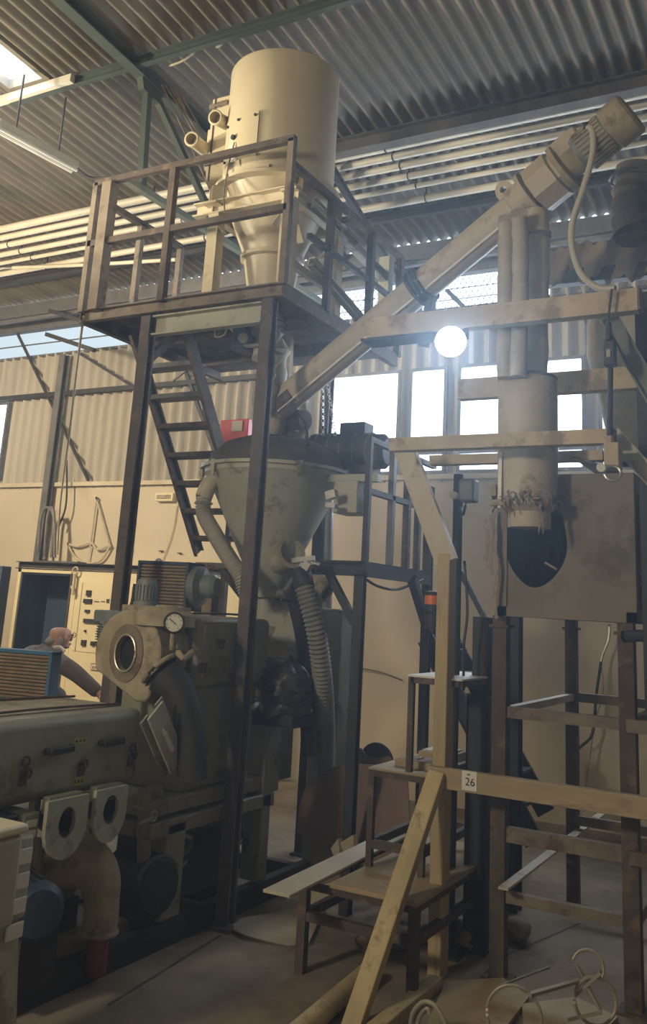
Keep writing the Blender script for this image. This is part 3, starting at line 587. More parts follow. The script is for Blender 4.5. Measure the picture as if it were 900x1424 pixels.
for (px, py, w, h) in ((112, 1030, .085, .026), (109, 1086, .08, .035)):
    b = B(); p = gp(px, py); b.box((MX-.001, p.y-w/2, p.z-h/2), (MX+.003, p.y+w/2, p.z+h/2)); lab = b.build('warning_label', 'yellow', t)
    b = B()
    for k in range(3): b.box((MX+.003, p.y-w*.4+k*w*.28, p.z-h*.22), (MX+.0035, p.y-w*.4+k*w*.28+w*.18, p.z+h*.18))
    b.build('label_print', 'rust', lab)
# slotted channel hanging at the guard's right end
t = thing('sight_channel', 'grey channel with an oval slot hanging at the right end of the guard', 'bracket', at(235, 1050, x=-2.98))
b = B(); p, q = at(217, 988, x=-2.98), at(248, 1063, x=-2.98)
d = (q-p).normalized(); sy = V((0, 1, 0)); s = (sy-d*sy.dot(d)).normalized()
n = 32; W = .064
outer = []; hole = []
L = (q-p).length
for i in range(n):
    a = 2*PI*i/n; cx, cy = math.cos(a), math.sin(a); k = 1/max(abs(cx), abs(cy)); outer.append(p+d*L/2+s*cx*k*W+d*cy*k*L/2); hole.append(p+d*L*.56+s*cx*.022+d*cy*L*.26)
b.plate_hole(outer, hole, (-.012, 0, 0)); b.build('plate', 'machine_l', t)
b = B()
for k in (-1, 1): b.bar(p+s*W*k-V((.03, 0, 0)), q+s*W*k-V((.03, 0, 0)), .06, .01, V((1, 0, 0)))
b.build('flange', 'machine', t)
b = B(); c = p+d*L*.58-V((.008, 0, 0)); b.cyl(c-d*L*.16, c+d*L*.16, .018, n=14); b.build('glass_tube', 'white', t)
# discharge flange plates under the guard
for (px, py, W, Ht, lab) in ((93, 1148, .125, .135, 'U-shaped cream flange plate with round hole, left one under the guard'), (154, 1130, .108, .128, 'U-shaped cream flange plate with round hole, right one under the guard')):
    c = at(px, py, x=-2.98); t = thing('flange_plate', lab, 'flange', c, 'flange plates under the guard'); n = 40; O = []; Hh = []
    for i in range(n):
        a = 2*PI*i/n; ca, sa = math.cos(a), math.sin(a)
        if sa > 0: k = 1/max(abs(ca), abs(sa)); y, z = ca*k*W, min(sa*k, 1)*Ht*.82
        else: y, z = ca*W, sa*Ht
        O.append(c+V((0, y, z))); Hh.append(c+V((0, ca*.050+.0, sa*.062+.012)))
    b = B(); b.plate_hole(O, Hh, (-.02, 0, 0)); b.build('plate', 'machine_l', t)
    b = B(); c2 = c+V((-.012, .01, .01)); b.lathe([(.055, -.12), (.055, 0), (.048, 0), (.048, -.10)], c2, (1, 0, 0), 28); b.build('bore', 'steel_d', t)
    b = B(); b.box((c.x-.06, c.y-W*.8, c.z+Ht*.4), (c.x-.02, c.y+W*.8, c.z+Ht*.9)); b.build('bracket', 'machine', t)
# die-end housing with dark port
PCY = 3.93; pc = at(176, 908, y=PCY)
t = thing('port_housing', 'dusty cast housing with round dark port and tapered foot', 'machine', V((pc.x, PCY+.2, .8)))
R_ = .225; O = []; Hh = []; n = 48
tip = at(196, 978, y=PCY); 
for i in range(n):
    a = 2*PI*i/n; ca, sa = math.cos(a), math.sin(a)
    p = V((pc.x+ca*R_, PCY, pc.z+sa*R_))
    if -2.75 < a-2*PI < -.45 or False:
        u = (a-2*PI+2.75)/2.3; L0 = V((pc.x-R_*.92, PCY, pc.z-.10)); L1 = V((tip.x-.03, PCY, tip.z)); L2 = V((tip.x+.04, PCY, tip.z+.01)); L3 = V((pc.x+R_*.9, PCY, pc.z-.10))
        p = L0.lerp(L1, u/.47) if u < .47 else (L1.lerp(L2, (u-.47)/.06) if u < .53 else L2.lerp(L3, (u-.53)/.47))
    O.append(p); Hh.append(V((pc.x+ca*.068, PCY, pc.z+sa*.093)))
b = B(); b.plate_hole(O, Hh, (0, .17, 0)); b.build('casting', 'dust', t, bevel=.012)
b = B(); n2 = 40; b.plate_hole(circ((pc.x, PCY-.006, pc.z), (0, 1, 0), .15, n2, .115), circ((pc.x, PCY-.006, pc.z), (0, 1, 0), .094, n2, .069), (0, .01, 0)); b.build('port_ring', 'rust_d', t)
b = B(); P = circ((pc.x, PCY-.012, pc.z), (0, 1, 0), .095, 36, .070); b.tube(P, .006, 8, 0, True); b.build('port_rim', 'gold', t)
b = B(); P = circ((pc.x, PCY+.03, pc.z), (0, 1, 0), .092, 36, .067); b.prism(P, (0, .02, 0)); b.build('port_shade', 'hole', t)  # dark disc; the shade inside the port is put into its colour
b = B(); b.lathe([(.17, 0), (.17, .06), (.14, .08), (.14, .10)], (pc.x+.12, PCY+.14, pc.z+.15), n=36); b.lathe([(.21, 0), (.21, .10), (.19, .12)], (pc.x+.02, PCY+.14, pc.z+.02), (0, 1, 0), 40); b.build('vessel', 'dust', t)
b = B(); b.box((pc.x-.11, PCY+.02, pc.z-.42), (pc.x-.06, PCY+.07, pc.z-.15)); b.build('leg', 'rust_d', t)
# dark open bell next to it
t = thing('dark_bell', 'dusty steel bell pipe darkened for the shadow there, bending down beside the port housing', 'pipe', at(245, 1080, y=4.02))
b = B(); b.tube([at(224, 935, y=3.99), at(248, 965, y=4.02), at(262, 1020, y=4.04), at(268, 1085, y=4.05)], lambda k: .105-.03*k, 22); b.build('bend', 'steel_d', t)  # dark colour also stands for the shadow over this curved surface
b = B(); b.torus(at(222, 930, y=3.99), at(248, 965, y=4.02)-at(222, 930, y=3.99), .10, .014, 28, 8); b.build('lip', 'dust', t)
# little motors on top
t = thing('vertical_motor', 'small grey finned vertical motor standing on the port housing', 'motor', at(200, 845, y=4.15))
mp_, mq = at(202, 842, y=4.15), at(204, 806, y=4.15); mq = V((mp_.x, mp_.y, mq.z)); b = B(); b.lathe([(.068, 0), (.068, .02), (.058, .025), (.058, (mq-mp_).length-.02), (.05, (mq-mp_).length)], mp_, n=28); b.build('body', 'motor', t)
b = B()
for i in range(20):
    a = 2*PI*i/20; d = V((math.cos(a), math.sin(a), 0)); b.bar(mp_+d*.062+V((0, 0, .03)), mp_+d*.062+V((0, 0, (mq-mp_).length-.03)), .014, .005, d)
b.build('fin', 'motor', t)
b = B(); b.box((mp_.x-.09, mp_.y-.09, mp_.z-.035), (mp_.x+.09, mp_.y+.09, mp_.z)); b.build('flange', 'dust', t)
b = B(); b.tube([at(188, 812, y=4.2), at(184, 838, y=4.2), at(176, 855, y=4.2), at(168, 864, y=4.2)], .012, 8); b.build('cable', 'steel_d', t)
t = thing('side_motor', 'small grey-green motor with ribbed end lying left of the port housing', 'motor', at(146, 900, y=4.1))
p = at(141, 882, y=3.98); q = p+V((.14, .22, .02)); b = B(); b.lathe([(.055, -.01), (.072, 0), (.072, .2), (.06, .25)], p, q-p, 28); b.build('body', 'motor', t)
b = B(); d, a_, b_ = frame_of(q-p)
for k in range(-4, 5): hw = math.sqrt(max(0, .066**2-(k*.014)**2)); b.bar(p-d*.014+V((0, 0, k*.014))-a_*hw, p-d*.014+V((0, 0, k*.014))+a_*hw, .006, .005)
b.build('grille', 'steel_d', t)
b = B(); c = at(160, 858, y=4.1); b.box((c.x-.09, 4.02, c.z-.035), (c.x+.09, 4.2, c.z+.035)); b.build('terminal_box', 'motor', t, bevel=.008)
# pressure gauge
c = at(242, 866, y=3.97)
t = thing('pressure_gauge', 'round white pressure gauge on the machine front', 'gauge', c-V((0, 0, .1)))
ax = -fw*.8+rt*.15; ax.z = 0; ax.normalize()
b = B(); b.lathe([(.052, -.04), (.056, -.035), (.056, 0), (.05, .006), (.046, .002), (.046, -.004)], c, ax, 36, False); b.build('case', 'steel_d', t)
b = B(); b.cyl(c-ax*.003, c-ax*.001, .047, n=32); b.build('dial', 'glassdial', t)
b = B(); d, a_, b_ = frame_of(ax); b.bar(c+ax*.001-a_*.012-b_*.008, c+ax*.001+a_*.026+b_*.02, .004, .002, ax); 
for k in range(9): an = -.8+k*.6; e = a_*math.cos(an)+b_*math.sin(an); b.bar(c+ax*.0005+e*.034, c+ax*.0005+e*.042, .003, .001, ax)
b.build('needle', 'black', t)
b = B(); b.cyl(c-ax*.02+V((0, 0, -.05)), c-ax*.02+V((0, 0, -.14)), .012, n=10); b.cyl(c-ax*.02-V((0, 0, .09)), c-ax*.12-V((-.02, 0, .09)), .015, n=10); b.build('stem', 'dust', t)
t = thing('filler_cap', 'dusty square filler neck behind the pressure gauge', 'pipe', at(232, 862, y=4.1))
b = B(); c = at(232, 852, y=4.1); b.lathe([(.05, -.06), (.05, 0), (.06, .0), (.06, .04)], c, n=20); b.build('neck', 'dust', t)
# gearbox
t = thing('gearbox', 'grey-green gearbox with rounded edges behind the pressure gauge', 'gearbox', (-3.4, 4.7, 1.22))
b = B(); b.box((-3.74, 4.20, 1.235), (MX, 4.95, 1.615)); o = b.build('case', 'machine', t); md = o.modifiers.new('bevel', 'BEVEL'); md.width = .04; md.segments = 3
b = B(); b.box((MX-.001, 4.24, 1.28), (MX+.006, 4.26, 1.58)); b.box((MX-.001, 4.24, 1.585), (MX+.006, 4.9, 1.592)); b.build('cover_seam', 'dust', t)
b = B()
for (px, py) in ((305, 892), (280, 925), (338, 930)):
    c = at(px, py, x=MX); b.box((MX, c.y-.03, c.z-.012), (MX+.02, c.y+.03, c.z+.012)); b.torus(c+V((.02, 0, -.02)), (1, 0, 0), .018, .005, 14, 6)
b.build('catch', 'rust', t)
b = B(); b.tube([at(246, 905, x=-3.05), at(256, 915, x=-3.0), at(268, 906, x=-3.05)], .016, 8); b.build('lever', 'dust', t)
b = B(); b.tube([(MX-.15, 4.26, 1.63), (MX-.15, 4.6, 1.635), (MX-.15, 4.95, 1.63)], .007, 6); b.build('top_rod', 'rust', t)
# feed block with round motor wrapped in a black bag
t = thing('feed_block', 'dark dusty feed block under the hopper throat', 'machine', (HX, HY, 1.1))
b = B(); b.lathe([(.16, 1.47), (.20, 1.44), (.30, 1.38), (.30, 1.12), (.2, 1.10)], (HX, HY, 0), n=36); b.build('block', 'dust', t)
b = B(); p = at(405, 880, y=5.5); b.lathe([(.24, 0), (.25, .02), (.25, .10), (.2, .14)], p, (.45, -.8, .1), 36); b.build('side_cover', 'machine_l', t)
t = thing('bagged_motor', 'motor wrapped in black plastic bag at the machine end', 'motor', at(395, 990, y=5.05))
c = at(396, 950, y=5.0); vs = B(); n, mm = 40, 16
vv = []; ff = []
for j in range(mm+1):
    z = j/mm; rr = .165*(1-.75*max(0, z-.62)**1.6/.38**1.6*.75) if z > .62 else .165+.01*math.sin(z*20)
    for i in range(n):
        a = 2*PI*i/n; k = 1+.05*math.sin(a*7+z*9)+.04*math.sin(a*13-z*15)+.03*math.sin(z*31+a*3)
        vv.append(c+V((math.cos(a)*rr*k, math.sin(a)*rr*k*1.0, -.17+.30*z+.008*math.sin(a*5))))
for j in range(mm): ff += [(j*n+i, j*n+(i+1) % n, (j+1)*n+(i+1) % n, (j+1)*n+i) for i in range(n)]
ff += [tuple(range(n-1, -1, -1)), tuple(range(mm*n, (mm+1)*n))]
vs.add(vv, ff); vs.build('bag', 'blackbag', t, sharp=60)
b = B(); b.torus(c+V((0, 0, -.1)), (0, 0, 1), .168, .008, 36, 6); b.torus(c+V((0, 0, -.04)), (0, 0, 1), .168, .008, 36, 6); b.build('tie', 'black', t)
b = B(); b.box((c.x-.14, c.y-.12, c.z-.24), (c.x+.14, c.y+.14, c.z-.165)); b.build('foot', 'steel_d', t)
# frame of the machine
t = thing('extruder_stand', 'grey-green welded base frame carrying gearbox and hopper', 'frame', (-3.4, 4.6, .1))
b = B(); b.box((-3.70, 3.95, .62), (MX-.02, 5.12, .70)); b.box((-3.70, 3.95, .52), (MX, 5.12, .60)); b.build('bed', 'machine', t, bevel=.01)
for y, w, z1 in ((4.16, .16, .58), (5.03, .10, 1.05)):
    b = B(); b.box((MX-.13, y-w/2, .12), (MX, y+w/2, z1)); b.build('leg', 'machine', t, bevel=.01)
for y in (4.16, 5.03):
    b = B(); b.box((-3.74, y-.06, .12), (-3.62, y+.06, .55)); b.build('leg', 'machine', t, bevel=.01)
b = B(); b.box((-3.66, 4.22, .70), (MX-.06, 4.68, 1.235)); b.build('side_plate', 'machine', t, bevel=.01)
b = B(); b.box((MX-.16, 4.72, .70), (MX-.03, 4.83, 1.22)); b.build('column', 'machine_l', t, bevel=.008)
b = B(); b.box((HX-.16, HY-.12, .60), (HX+.16, HY+.2, 1.13)); b.box((MX-.12, 5.06, .6), (MX, 5.16, 1.1)); b.build('pedestal', 'machine', t, bevel=.01)
b = B(); b.box((-3.6, 4.3, .13), (-3.2, 4.95, .45)); b.build('inner_motor', 'steel_d', t, bevel=.02)
for e, f, w_ in (((MX-.05, 4.3, .40), (MX-.1, 4.42, .42), .035), ((MX-.03, 4.26, .49), (MX-.03, 4.33, .47), .02), ((MX-.05, 4.74, .38), (MX-.05, 4.79, .38), .02), ((MX-.05, 4.86, .5), (MX-.05, 4.86, .42), .015), ((MX-.04, 4.27, .34), (MX-.04, 4.31, .36), .02)):
    b = B(); b.bar(e, f, w_, w_); b.build('fitting', 'steel', t)
t = thing('base_rail', 'dark steel base channel along the foot of the machine', 'rail', (-3.1, 4, 0))
b = B(); b.channel((MX-.02, 1.5, .06), (MX-.02, 5.6, .06), .06, .12, .01, -1); b.build('channel', 'steel_d', t)
b = B(); b.channel((-3.74, 1.5, .06), (-3.74, 5.6, .06), .06, .12, .01); b.build('channel', 'steel_d', t)
for y in (4.05, 4.8, 5.5):
    b = B(); b.box((-3.71, y-.03, .02), (MX-.05, y+.03, .115)); b.build('cross_tie', 'steel_d', t)
# below the guard
t = thing('elbow_pipe', 'fat cream elbow pipe with dull red lower end under the guard', 'pipe', at(145, 1300, x=-3.05))
b = B(); e = at(146, 1212, x=-3.05); b.tube([e+V((-.3, .02, .0)), e+V((-.12, .0, .02)), e+V((-.02, -.01, -.03)), e+V((0, 0, -.13)), e+V((0, 0, -.26))], lambda k: .13-.05*min(1, k*1.4), 24); b.build('bend', 'dust', t)
b = B(); b.cyl(e+V((0, 0, -.26)), e+V((0, 0, -.42)), .05); b.build('lower_pipe', 'red_d', t)
b = B(); b.torus(e+V((0, 0, -.25)), (0, 0, 1), .08, .012, 28, 8); b.build('collar', 'dust', t)
t = thing('floor_motor', 'dark round motor lying beside the cream elbow pipe', 'motor', at(205, 1265, x=-3.15))
c = at(206, 1230, x=-3.15); b = B(); b.lathe([(.13, -.28), (.15, -.25), (.15, 0), (.12, .03), (.03, .035)], c+V((.05, 0, 0)), (1, -.2, 0), 36); b.build('body', 'steel_d', t)
b = B(); b.torus(c+V((.06, 0, 0)), (1, -.2, 0), .14, .012, 32, 8, .3, 2.6); b.build('guard', 'steel_b', t)
b = B(); b.box((c.x-.2, c.y-.1, .115), (c.x+.03, c.y+.1, c.z-.1)); b.build('foot', 'steel_d', t)
t = thing('pump_motor', 'blue round pump motor under the left flange plate', 'motor', at(52, 1300, x=-3.0))
c = at(52, 1268, x=-2.98); b = B(); b.lathe([(.10, -.30), (.115, -.27), (.115, 0), (.09, .03), (.02, .035)], c, (1, -.45, 0), 36); b.build('body', 'blue_d', t)
b = B()
for k in range(10): a = PI*k/9; d = V((0, math.cos(a), math.sin(a))); b.bar(c+d*.118-V((.02, -.01, 0)), c+d*.118-V((.25, -.11, 0)), .012, .005, d)
b.build('fin', 'blue_d', t)
b = B(); b.box((c.x-.25, c.y-.05, .115), (c.x-.02, c.y+.16, c.z-.08)); b.build('foot', 'steel_d', t)
t = thing('centrifugal_pump', 'dusty grey cast pump body with stub pipes under the left flange plate', 'pump', at(75, 1240, x=-3.2))
c = at(75, 1222, x=-3.36); b = B(); b.sphere(c, .12, (1, 1.1, .9)); b.tube([c, c+V((0, .1, .14)), c+V((-.05, .16, .3))], .05, 16); b.tube([c+V((0, -.1, .06)), c+V((.06, -.2, .1)), c+V((.06, -.22, .22))], .035, 14); b.build('casting', 'machine', t)
b = B(); b.cyl(c+V((.08, .06, .02)), c+V((.15, .08, .1)), .02); b.bar(c+V((.1, -.02, .14)), c+V((.1, .1, .14)), .012, .012); b.build('valve', 'steel', t)
b = B(); b.box((c.x-.1, c.y-.1, .115), (c.x+.08, c.y+.1, c.z-.08)); b.build('foot', 'steel_d', t)
t = thing('grey_slab', 'pale grey concrete slab with dusty patch under the pumps', 'plinth', (-3.3, 3.2, .0))
b = B(); b.box((-3.64, 2.5, .02), (MX-.08, 3.95, .16)); b.build('slab', 'floor', t, bevel=.01)
# drive cabinet parts at the far left bottom
t = thing('switch_post', 'grey-green switch housing with cream cap at the bottom left edge', 'cabinet', at(10, 1330, x=-2.72))
p = at(-20, 1172, x=-2.72); q = at(19, 1290, x=-2.72)
b = B(); b.box((-2.98, p.y-.1, q.z), (-2.72, q.y, p.z)); b.build('housing', 'machine_l', t, bevel=.02)
b = B(); b.box((-2.99, p.y-.1, p.z), (-2.71, q.y+.01, p.z+.035)); b.build('cap', 'panel', t, bevel=.012)
q2 = at(42, 1285, x=-2.76)
b = B(); b.box((-2.98, q.y, q.z+.0), (-2.77, q2.y-.02, p.z-.03)); b.build('terminal_cover', 'machine_l', t, bevel=.01)
for k in range(4):
    b = B(); z = p.z-.07-k*.085; b.box((-2.77, q.y+.01, z-.055), (-2.762, q2.y-.03, z)); b.build('cover_plate', 'white', t, bevel=.003)
b = B(); b.prism([(-2.78, p.y-.2, q.z), (-2.78, q2.y-.04, q.z), (-2.78, q2.y+.03, .0), (-2.78, p.y-.2, 0)], (-.16, 0, 0)); b.build('pedestal', 'machine_l', t)
t = thing('control_unit', 'dark control unit with pale label tabs below the guard at left', 'box', at(35, 1180, x=-3.05))
p, q = at(5, 1178, x=-3.02), at(57, 1128, x=-3.02); b = B(); b.box((-3.25, p.y, p.z), (-3.05, q.y-.09, q.z)); b.build('case', 'steel_d', t, bevel=.01)
b = B(); b.box((-3.25, q.y-.09, p.z), (-3.02, q.y, q.z)); b.build('side_case', 'machine', t, bevel=.01)
for z in (.25, .62): 
    b = B(); zz = p.z+(q.z-p.z)*z; b.box((-3.02, q.y-.075, zz-.014), (-3.015, q.y-.02, zz+.014)); b.build('label_tab', 'white', t)
t = thing('pipe_bundle', 'upright machine pipes with valve handles right of the flange plates', 'pipe', at(200, 1200, x=-3.15))
b = B(); b.cyl(at(200, 1200, x=-3.15), at(201, 1100, x=-3.15), .035); b.cyl(at(214, 1195, x=-3.2), at(214, 1095, x=-3.2), .05); b.build('tube', 'machine', t)
b = B(); b.cyl(at(186, 1122, x=-3.08), at(196, 1125, x=-3.08), .008, n=8); b.cyl(at(194, 1146, x=-3.06), at(214, 1136, x=-3.06), .008, n=8); b.torus(at(214, 1135, x=-3.06), (1, 0, 0), .022, .006, 16, 6); b.build('valve_handle', 'steel', t)
# ---- radiators with fans
def radiator(name, label, c0, w, h, dep, m_side, yaw):
    """finned face looks to -y of its own frame"""
    t = thing(name, label, 'cooler', c0); R3 = Matrix.Rotation(yaw, 3, 'Z'); P = lambda x, y, z: V(c0)+R3 @ V((x, y, z))
    def bx(b, a, c): 
        o = len(b.v); b.box(a, c)
        for i in range(o, len(b.v)): b.v[i] = P(*b.v[i])
    b = B(); e = .02
    bx(b, (-w/2, 0, 0), (-w/2+e, dep, h)); bx(b, (w/2-e, 0, 0), (w/2, dep, h)); bx(b, (-w/2, 0, h-e), (w/2, dep, h)); bx(b, (-w/2, 0, 0), (w/2, dep, e)); b.build('casing', m_side, t)
    b = B(); nf = 13
    for k in range(nf): z = e+(h-2*e)*(k+.5)/nf; bx(b, (-w/2+e, .015, z-.009), (w/2-e, .05, z+.006))
    bx(b, (-w/2+e, .045, e), (w/2-e, .055, h-e)); b.build('finned_core', 'fin', t)
    return t, P
t, P = radiator('fan_cooler', 'blue fan cooler with brown finned face at far left', at(18, 976, y=4.35), .48, .315, .11, 'blue', .22)
b = B(); b.lathe([(.14, 0), (.14, .1), (.08, .12)], P(0, .13, .16), P(0, 1, .16)-P(0, 0, .2), 28); b.build('fan_shroud', 'blue_d', t)
b = B(); b.bar(P(-.2, .07, 0), P(-.2, .07, -.8), .05, .05); b.bar(P(.2, .07, 0), P(.2, .07, -.8), .05, .05); b.build('stand', 'steel_d', t)
t, P = radiator('fan_cooler', 'cooler with brown finned face and dark blue fan motor behind the machine', at(221, 848, y=4.95), .40, .32, .22, 'blue_d', .12)
b = B(); b.lathe([(.13, 0), (.13, .05), (.075, .07), (.08, .14), (.06, .17)], P(.20, .11, .17), P(1, .11, .17)-P(0, .11, .17), 28); b.build('fan_motor', 'motor', t)
b = B(); b.bar(P(-.14, .1, -.0), P(-.14, .1, -.22), .04, .04); b.bar(P(.14, .1, -.0), P(.14, .1, -.22), .04, .04); b.build('stand', 'steel_d', t)
# ================================================================ LOWER PLATFORM WITH RAILING
t = thing('lower_platform', 'narrow dark steel platform with railing left of the timber post', 'platform', (-2.6, 5.6, 0))
LX, LY0, LY1, LZ = -2.56, 5.14, 6.25, 2.0
b = B(); b.box((-3.0, LY0, LZ-.012), (LX, LY1, LZ)); b.build('deck_plate', 'steel_d', t)
b = B(); b.channel((-3.0, LY0+.02, LZ-.05), (LX, LY0+.02, LZ-.05), .04, .085, .01); b.build('front_edge', 'steel_d', t)
b = B(); b.channel((LX-.02, LY0, LZ-.05), (LX-.02, LY1, LZ-.05), .04, .085, .01, -1); b.build('side_edge', 'steel_d', t)
for x, y, z1, m in ((LX-.03, LY0+.03, LZ-.06, 'steel_d'), (LX-.03, LY1, 2.62, 'steel_d')):
    b = B(); b.ibeam((x, y, 0), (x, y, z1), .06, .06, .012, V((0, 1, 0))); b.build('post', m, t)
b = B(); b.bar((LX-.25, LY0+.02, LZ-.08), (LX-.05, LY0+.02, LZ-.38), .045, .045); b.build('brace', 'steel_d', t)
b = B(); b.bar((LX-.0, LY1-.35, LZ-.06), (LX-.0, LY1-.02, LZ-.42), .06, .05); b.build('brace', 'steel_d', t)
for z in (LZ+.77, LZ+.44):
    b = B(); b.bar((LX, LY0, z), (LX, LY1, z), .04, .035); b.build('rail', 'steel_d', t)
for y, w, m in ((LY0+.02, .036, 'steel_d'), (5.52, .04, 'steel_b'), (5.78, .045, 'rust'), (5.97, .04, 'rust')):
    b = B(); b.bar((LX, y, LZ), (LX, y, LZ+.77), w, w, V((0, 1, 0))); b.build('rail_post', m, t)
b = B(); b.tube([at(505, 803, y=5.3), at(525, 815, y=5.5), at(550, 820, y=5.7), at(572, 813, y=5.9), at(588, 806, y=6.1)], .009, 6); b.build('slack_cable', 'steel_d', t)
# stair down from it
t = thing('rear_stair', 'dark steel stair going down behind the stacked step tables', 'stair', (-2.1, 6.4, 0))
p, q = at(592, 888, y=6.35), at(668, 1030, y=6.35); p2, q2 = at(612, 845, y=6.75), at(676, 960, y=6.75); off = V((0, .5, 0))
dn = (q-p)
b = B(); b.channel(p, p+dn*1.9, .03, .13, .01); b.build('stringer', 'steel_d', t)
b = B(); b.channel(p+off, p+off+dn*1.75, .03, .13, .01, -1); b.build('stringer', 'steel_d', t)
for k in range(7):
    c = p+dn*(.12+.24*k); b = B(); b.box((c.x-.07, c.y+.02, c.z-.01), (c.x+.09, c.y+.48, c.z+.01)); b.build('tread', 'steel_d', t)
b = B(); b.bar(at(634, 782, y=6.6), at(676, 862, y=6.6), .04, .04); b.build('handrail', 'rust', t)
b = B(); b.bar((p.x-.02, p.y+.25, p.z-.02), (LX-.02, p.y+.25, LZ-.04), .06, .06); b.build('hanger', 'steel_d', t)
# warning beacon
t = thing('warning_beacon', 'orange and dark cylindrical signal lamp beside the timber post', 'light', at(601, 876, y=5.6))
p, q = at(600, 874, y=5.6), at(602, 822, y=5.6); q.x = p.x; L = (q-p).length; 
b = B(); b.lathe([(.045, 0), (.042, .02), (.042, L*.42), (.046, L*.44), (.046, L*.64)], p, n=28); b.build('base', 'steel_d', t)
b = B(); b.lathe([(.047, L*.64), (.047, L*.88)], p, n=28); b.build('lens', 'orange', t)
b = B(); b.lathe([(.047, L*.88), (.047, L*.98), (.03, L)], p, n=28); b.torus(p+V((0, 0, L*.4)), (0, 0, 1), .047, .004); b.build('cap', 'steel_d', t)
b = B(); b.bar(p+V((-.04, 0, L*.8)), (LX+.02, 6.2, p.z+L*.8), .02, .03); b.build('bracket', 'rust', t)
# ================================================================ TIMBER POST, GANTRY
YX, YY = -1.815, 4.63
t = thing('timber_post', 'tall yellow timber post standing in front of the step tables', 'post', (YX, YY, 0))
b = B(); b.box((YX-.035, YY-.035, 0), (YX+.035, YY+.07, 2.02)); b.build('post', 'timber', t, bevel=.006)
t = thing('timber_brace', 'slanting yellow timber brace leaning on the tall timber post', 'brace', (-1.9, 4.2, 0))
p, q = at(606, 1076, y=4.53), at(486, 1432, y=3.87); b = B(); b.bar(p+V((.01, 0, .0)), q+V((0.01, 0, 0)), .085, .06, V((0, -1, .0))); b.build('timber', 'timber', t, bevel=.005)
b = B(); p, q = at(606, 1366, z=.03), at(536, 1424, z=.03); b.bar(p, q+(q-p)*.5, .07, .06); tag(b.build('floor_timber', 'timber', bevel=.005), 'short yellow timber lying on the floor at the foot of the post', 'timber')
t = thing('steel_mast', 'thin dark steel mast right behind the timber post', 'post', at(640, 1340, y=4.95)*1)
p = at(638, 660, y=4.95); b = B(); b.cyl((p.x, 4.95, 0), (p.x, 4.95, p.z), .028, n=16); b.box((p.x-.07, 4.88, 0), (p.x+.07, 5.02, .012)); b.build('tube', 'steel_d', t)
b = B(); c = at(652, 684, y=4.95); b.box((c.x-.045, 4.9, c.z-.06), (c.x+.045, 5.0, c.z+.07)); b.build('junction_box', 'steel_b', t, bevel=.01)
b = B(); c = at(634, 690, y=4.92); b.cyl(c, c-V((0, .05, 0)), .022, n=14); b.build('lamp', 'white', t)
b = B(); b.tube([at(648, 700, y=4.93), at(644, 716, y=4.93), at(640, 705, y=4.93)], .008, 6); b.tube([at(646, 780, y=4.92), at(650, 850, y=4.92), at(645, 900, y=4.92), at(645, 960, y=4.92)], .008, 6); b.build('cable', 'black', t)
# 26-beam
BY = 4.555
t = thing('numbered_beam', 'dusty horizontal beam with a small number plate 26', 'beam', (-1.2, BY, .87))
b = B(); b.box((YX-.03, BY-.03, .87), (.35, BY+.02, .965)); b.build('beam', 'timber_b', t, bevel=.004)
c = at(653, 1086, y=BY-.032); b = B(); b.box((c.x-.038, BY-.034, c.z-.044), (c.x+.038, BY-.030, c.z+.044)); pl = b.build('number_plate', 'white', t)
cu = bpy.data.curves.new('numeral', 'FONT'); cu.body = '26'; cu.size = .052; cu.extrude = .0006; cu.align_x = 'CENTER'; cu.align_y = 'CENTER'
tmp = bpy.data.objects.new('numeral_tmp', cu); COL.objects.link(tmp); dg = bpy.context.evaluated_depsgraph_get(); me = bpy.data.meshes.new_from_object(tmp.evaluated_get(dg)); bpy.data.objects.remove(tmp)
Rm = Matrix.Rotation(PI/2, 4, 'X')
me.transform(Matrix.Translation(V((c.x+.004, BY-.0348, c.z-.006))-ORG[t.name]) @ Rm); me.materials.clear(); me.materials.append(M['black'])
nu = bpy.data.objects.new('numeral', me); COL.objects.link(nu); nu.parent = pl
b = B(); b.box((c.x-.012, BY-.0352, c.z+.024), (c.x+.004, BY-.034, c.z+.032)); b.build('plate_mark', 'dust', pl)
# channel brace from the timber post up-left
t = thing('channel_brace', 'pale steel channel slanting from the timber post up to the gantry', 'brace', at(620, 778, y=4.6))
p, q = at(622, 782, y=4.62), at(562, 622, y=4.62); b = B(); b.channel(p, q, .04, .12, .01, -1, V((-1, 0, 0))); b.build('channel', 'conv', t)
# gantry beams
GY = 4.38
def beam(name, label, x0, x1, y, zt, zb, m, endcap=True):
    t = thing(name, label, 'beam', ((x0+x1)/2, y, zb), 'gantry beams'); 
    b = B(); b.channel((x0, y, (zt+zb)/2), (x1, y, (zt+zb)/2), .07, zt-zb, .01); b.box((x0, y-.034, zb+.008), (x1, y-.030, zt-.008)); b.build('web', m, t)
    if endcap:
        b = B(); b.box((x1, y-.04, zb), (x1+.012, y+.04, zt)); b.build('end_plate', 'rust_d', t)
    return t
a0, a1 = at(515, 446, y=GY), at(888, 402, y=GY); a2 = at(888, 434, y=GY)
t = beam('gantry_beam', 'long upper gantry beam just above the bright lamp', a0.x, a1.x, GY, (a0.z+a1.z)/2, a2.z, 'wood_edge')
b = B(); p = at(510, 468, y=GY); b.box((a0.x-.03, GY-.05, a2.z-.02), (a0.x+.5, GY+.1, a2.z-.008)); b.build('foot_plate', 'steel_d', t)
c0, c1, c2 = at(545, 610, y=GY), at(852, 598, y=GY), at(852, 616, y=GY)
beam('gantry_beam', 'lowest long gantry beam crossing in front of the round hopper', c0.x, c1.x, GY, (c0.z+c1.z)/2, c2.z-.005, 'wood_edge')
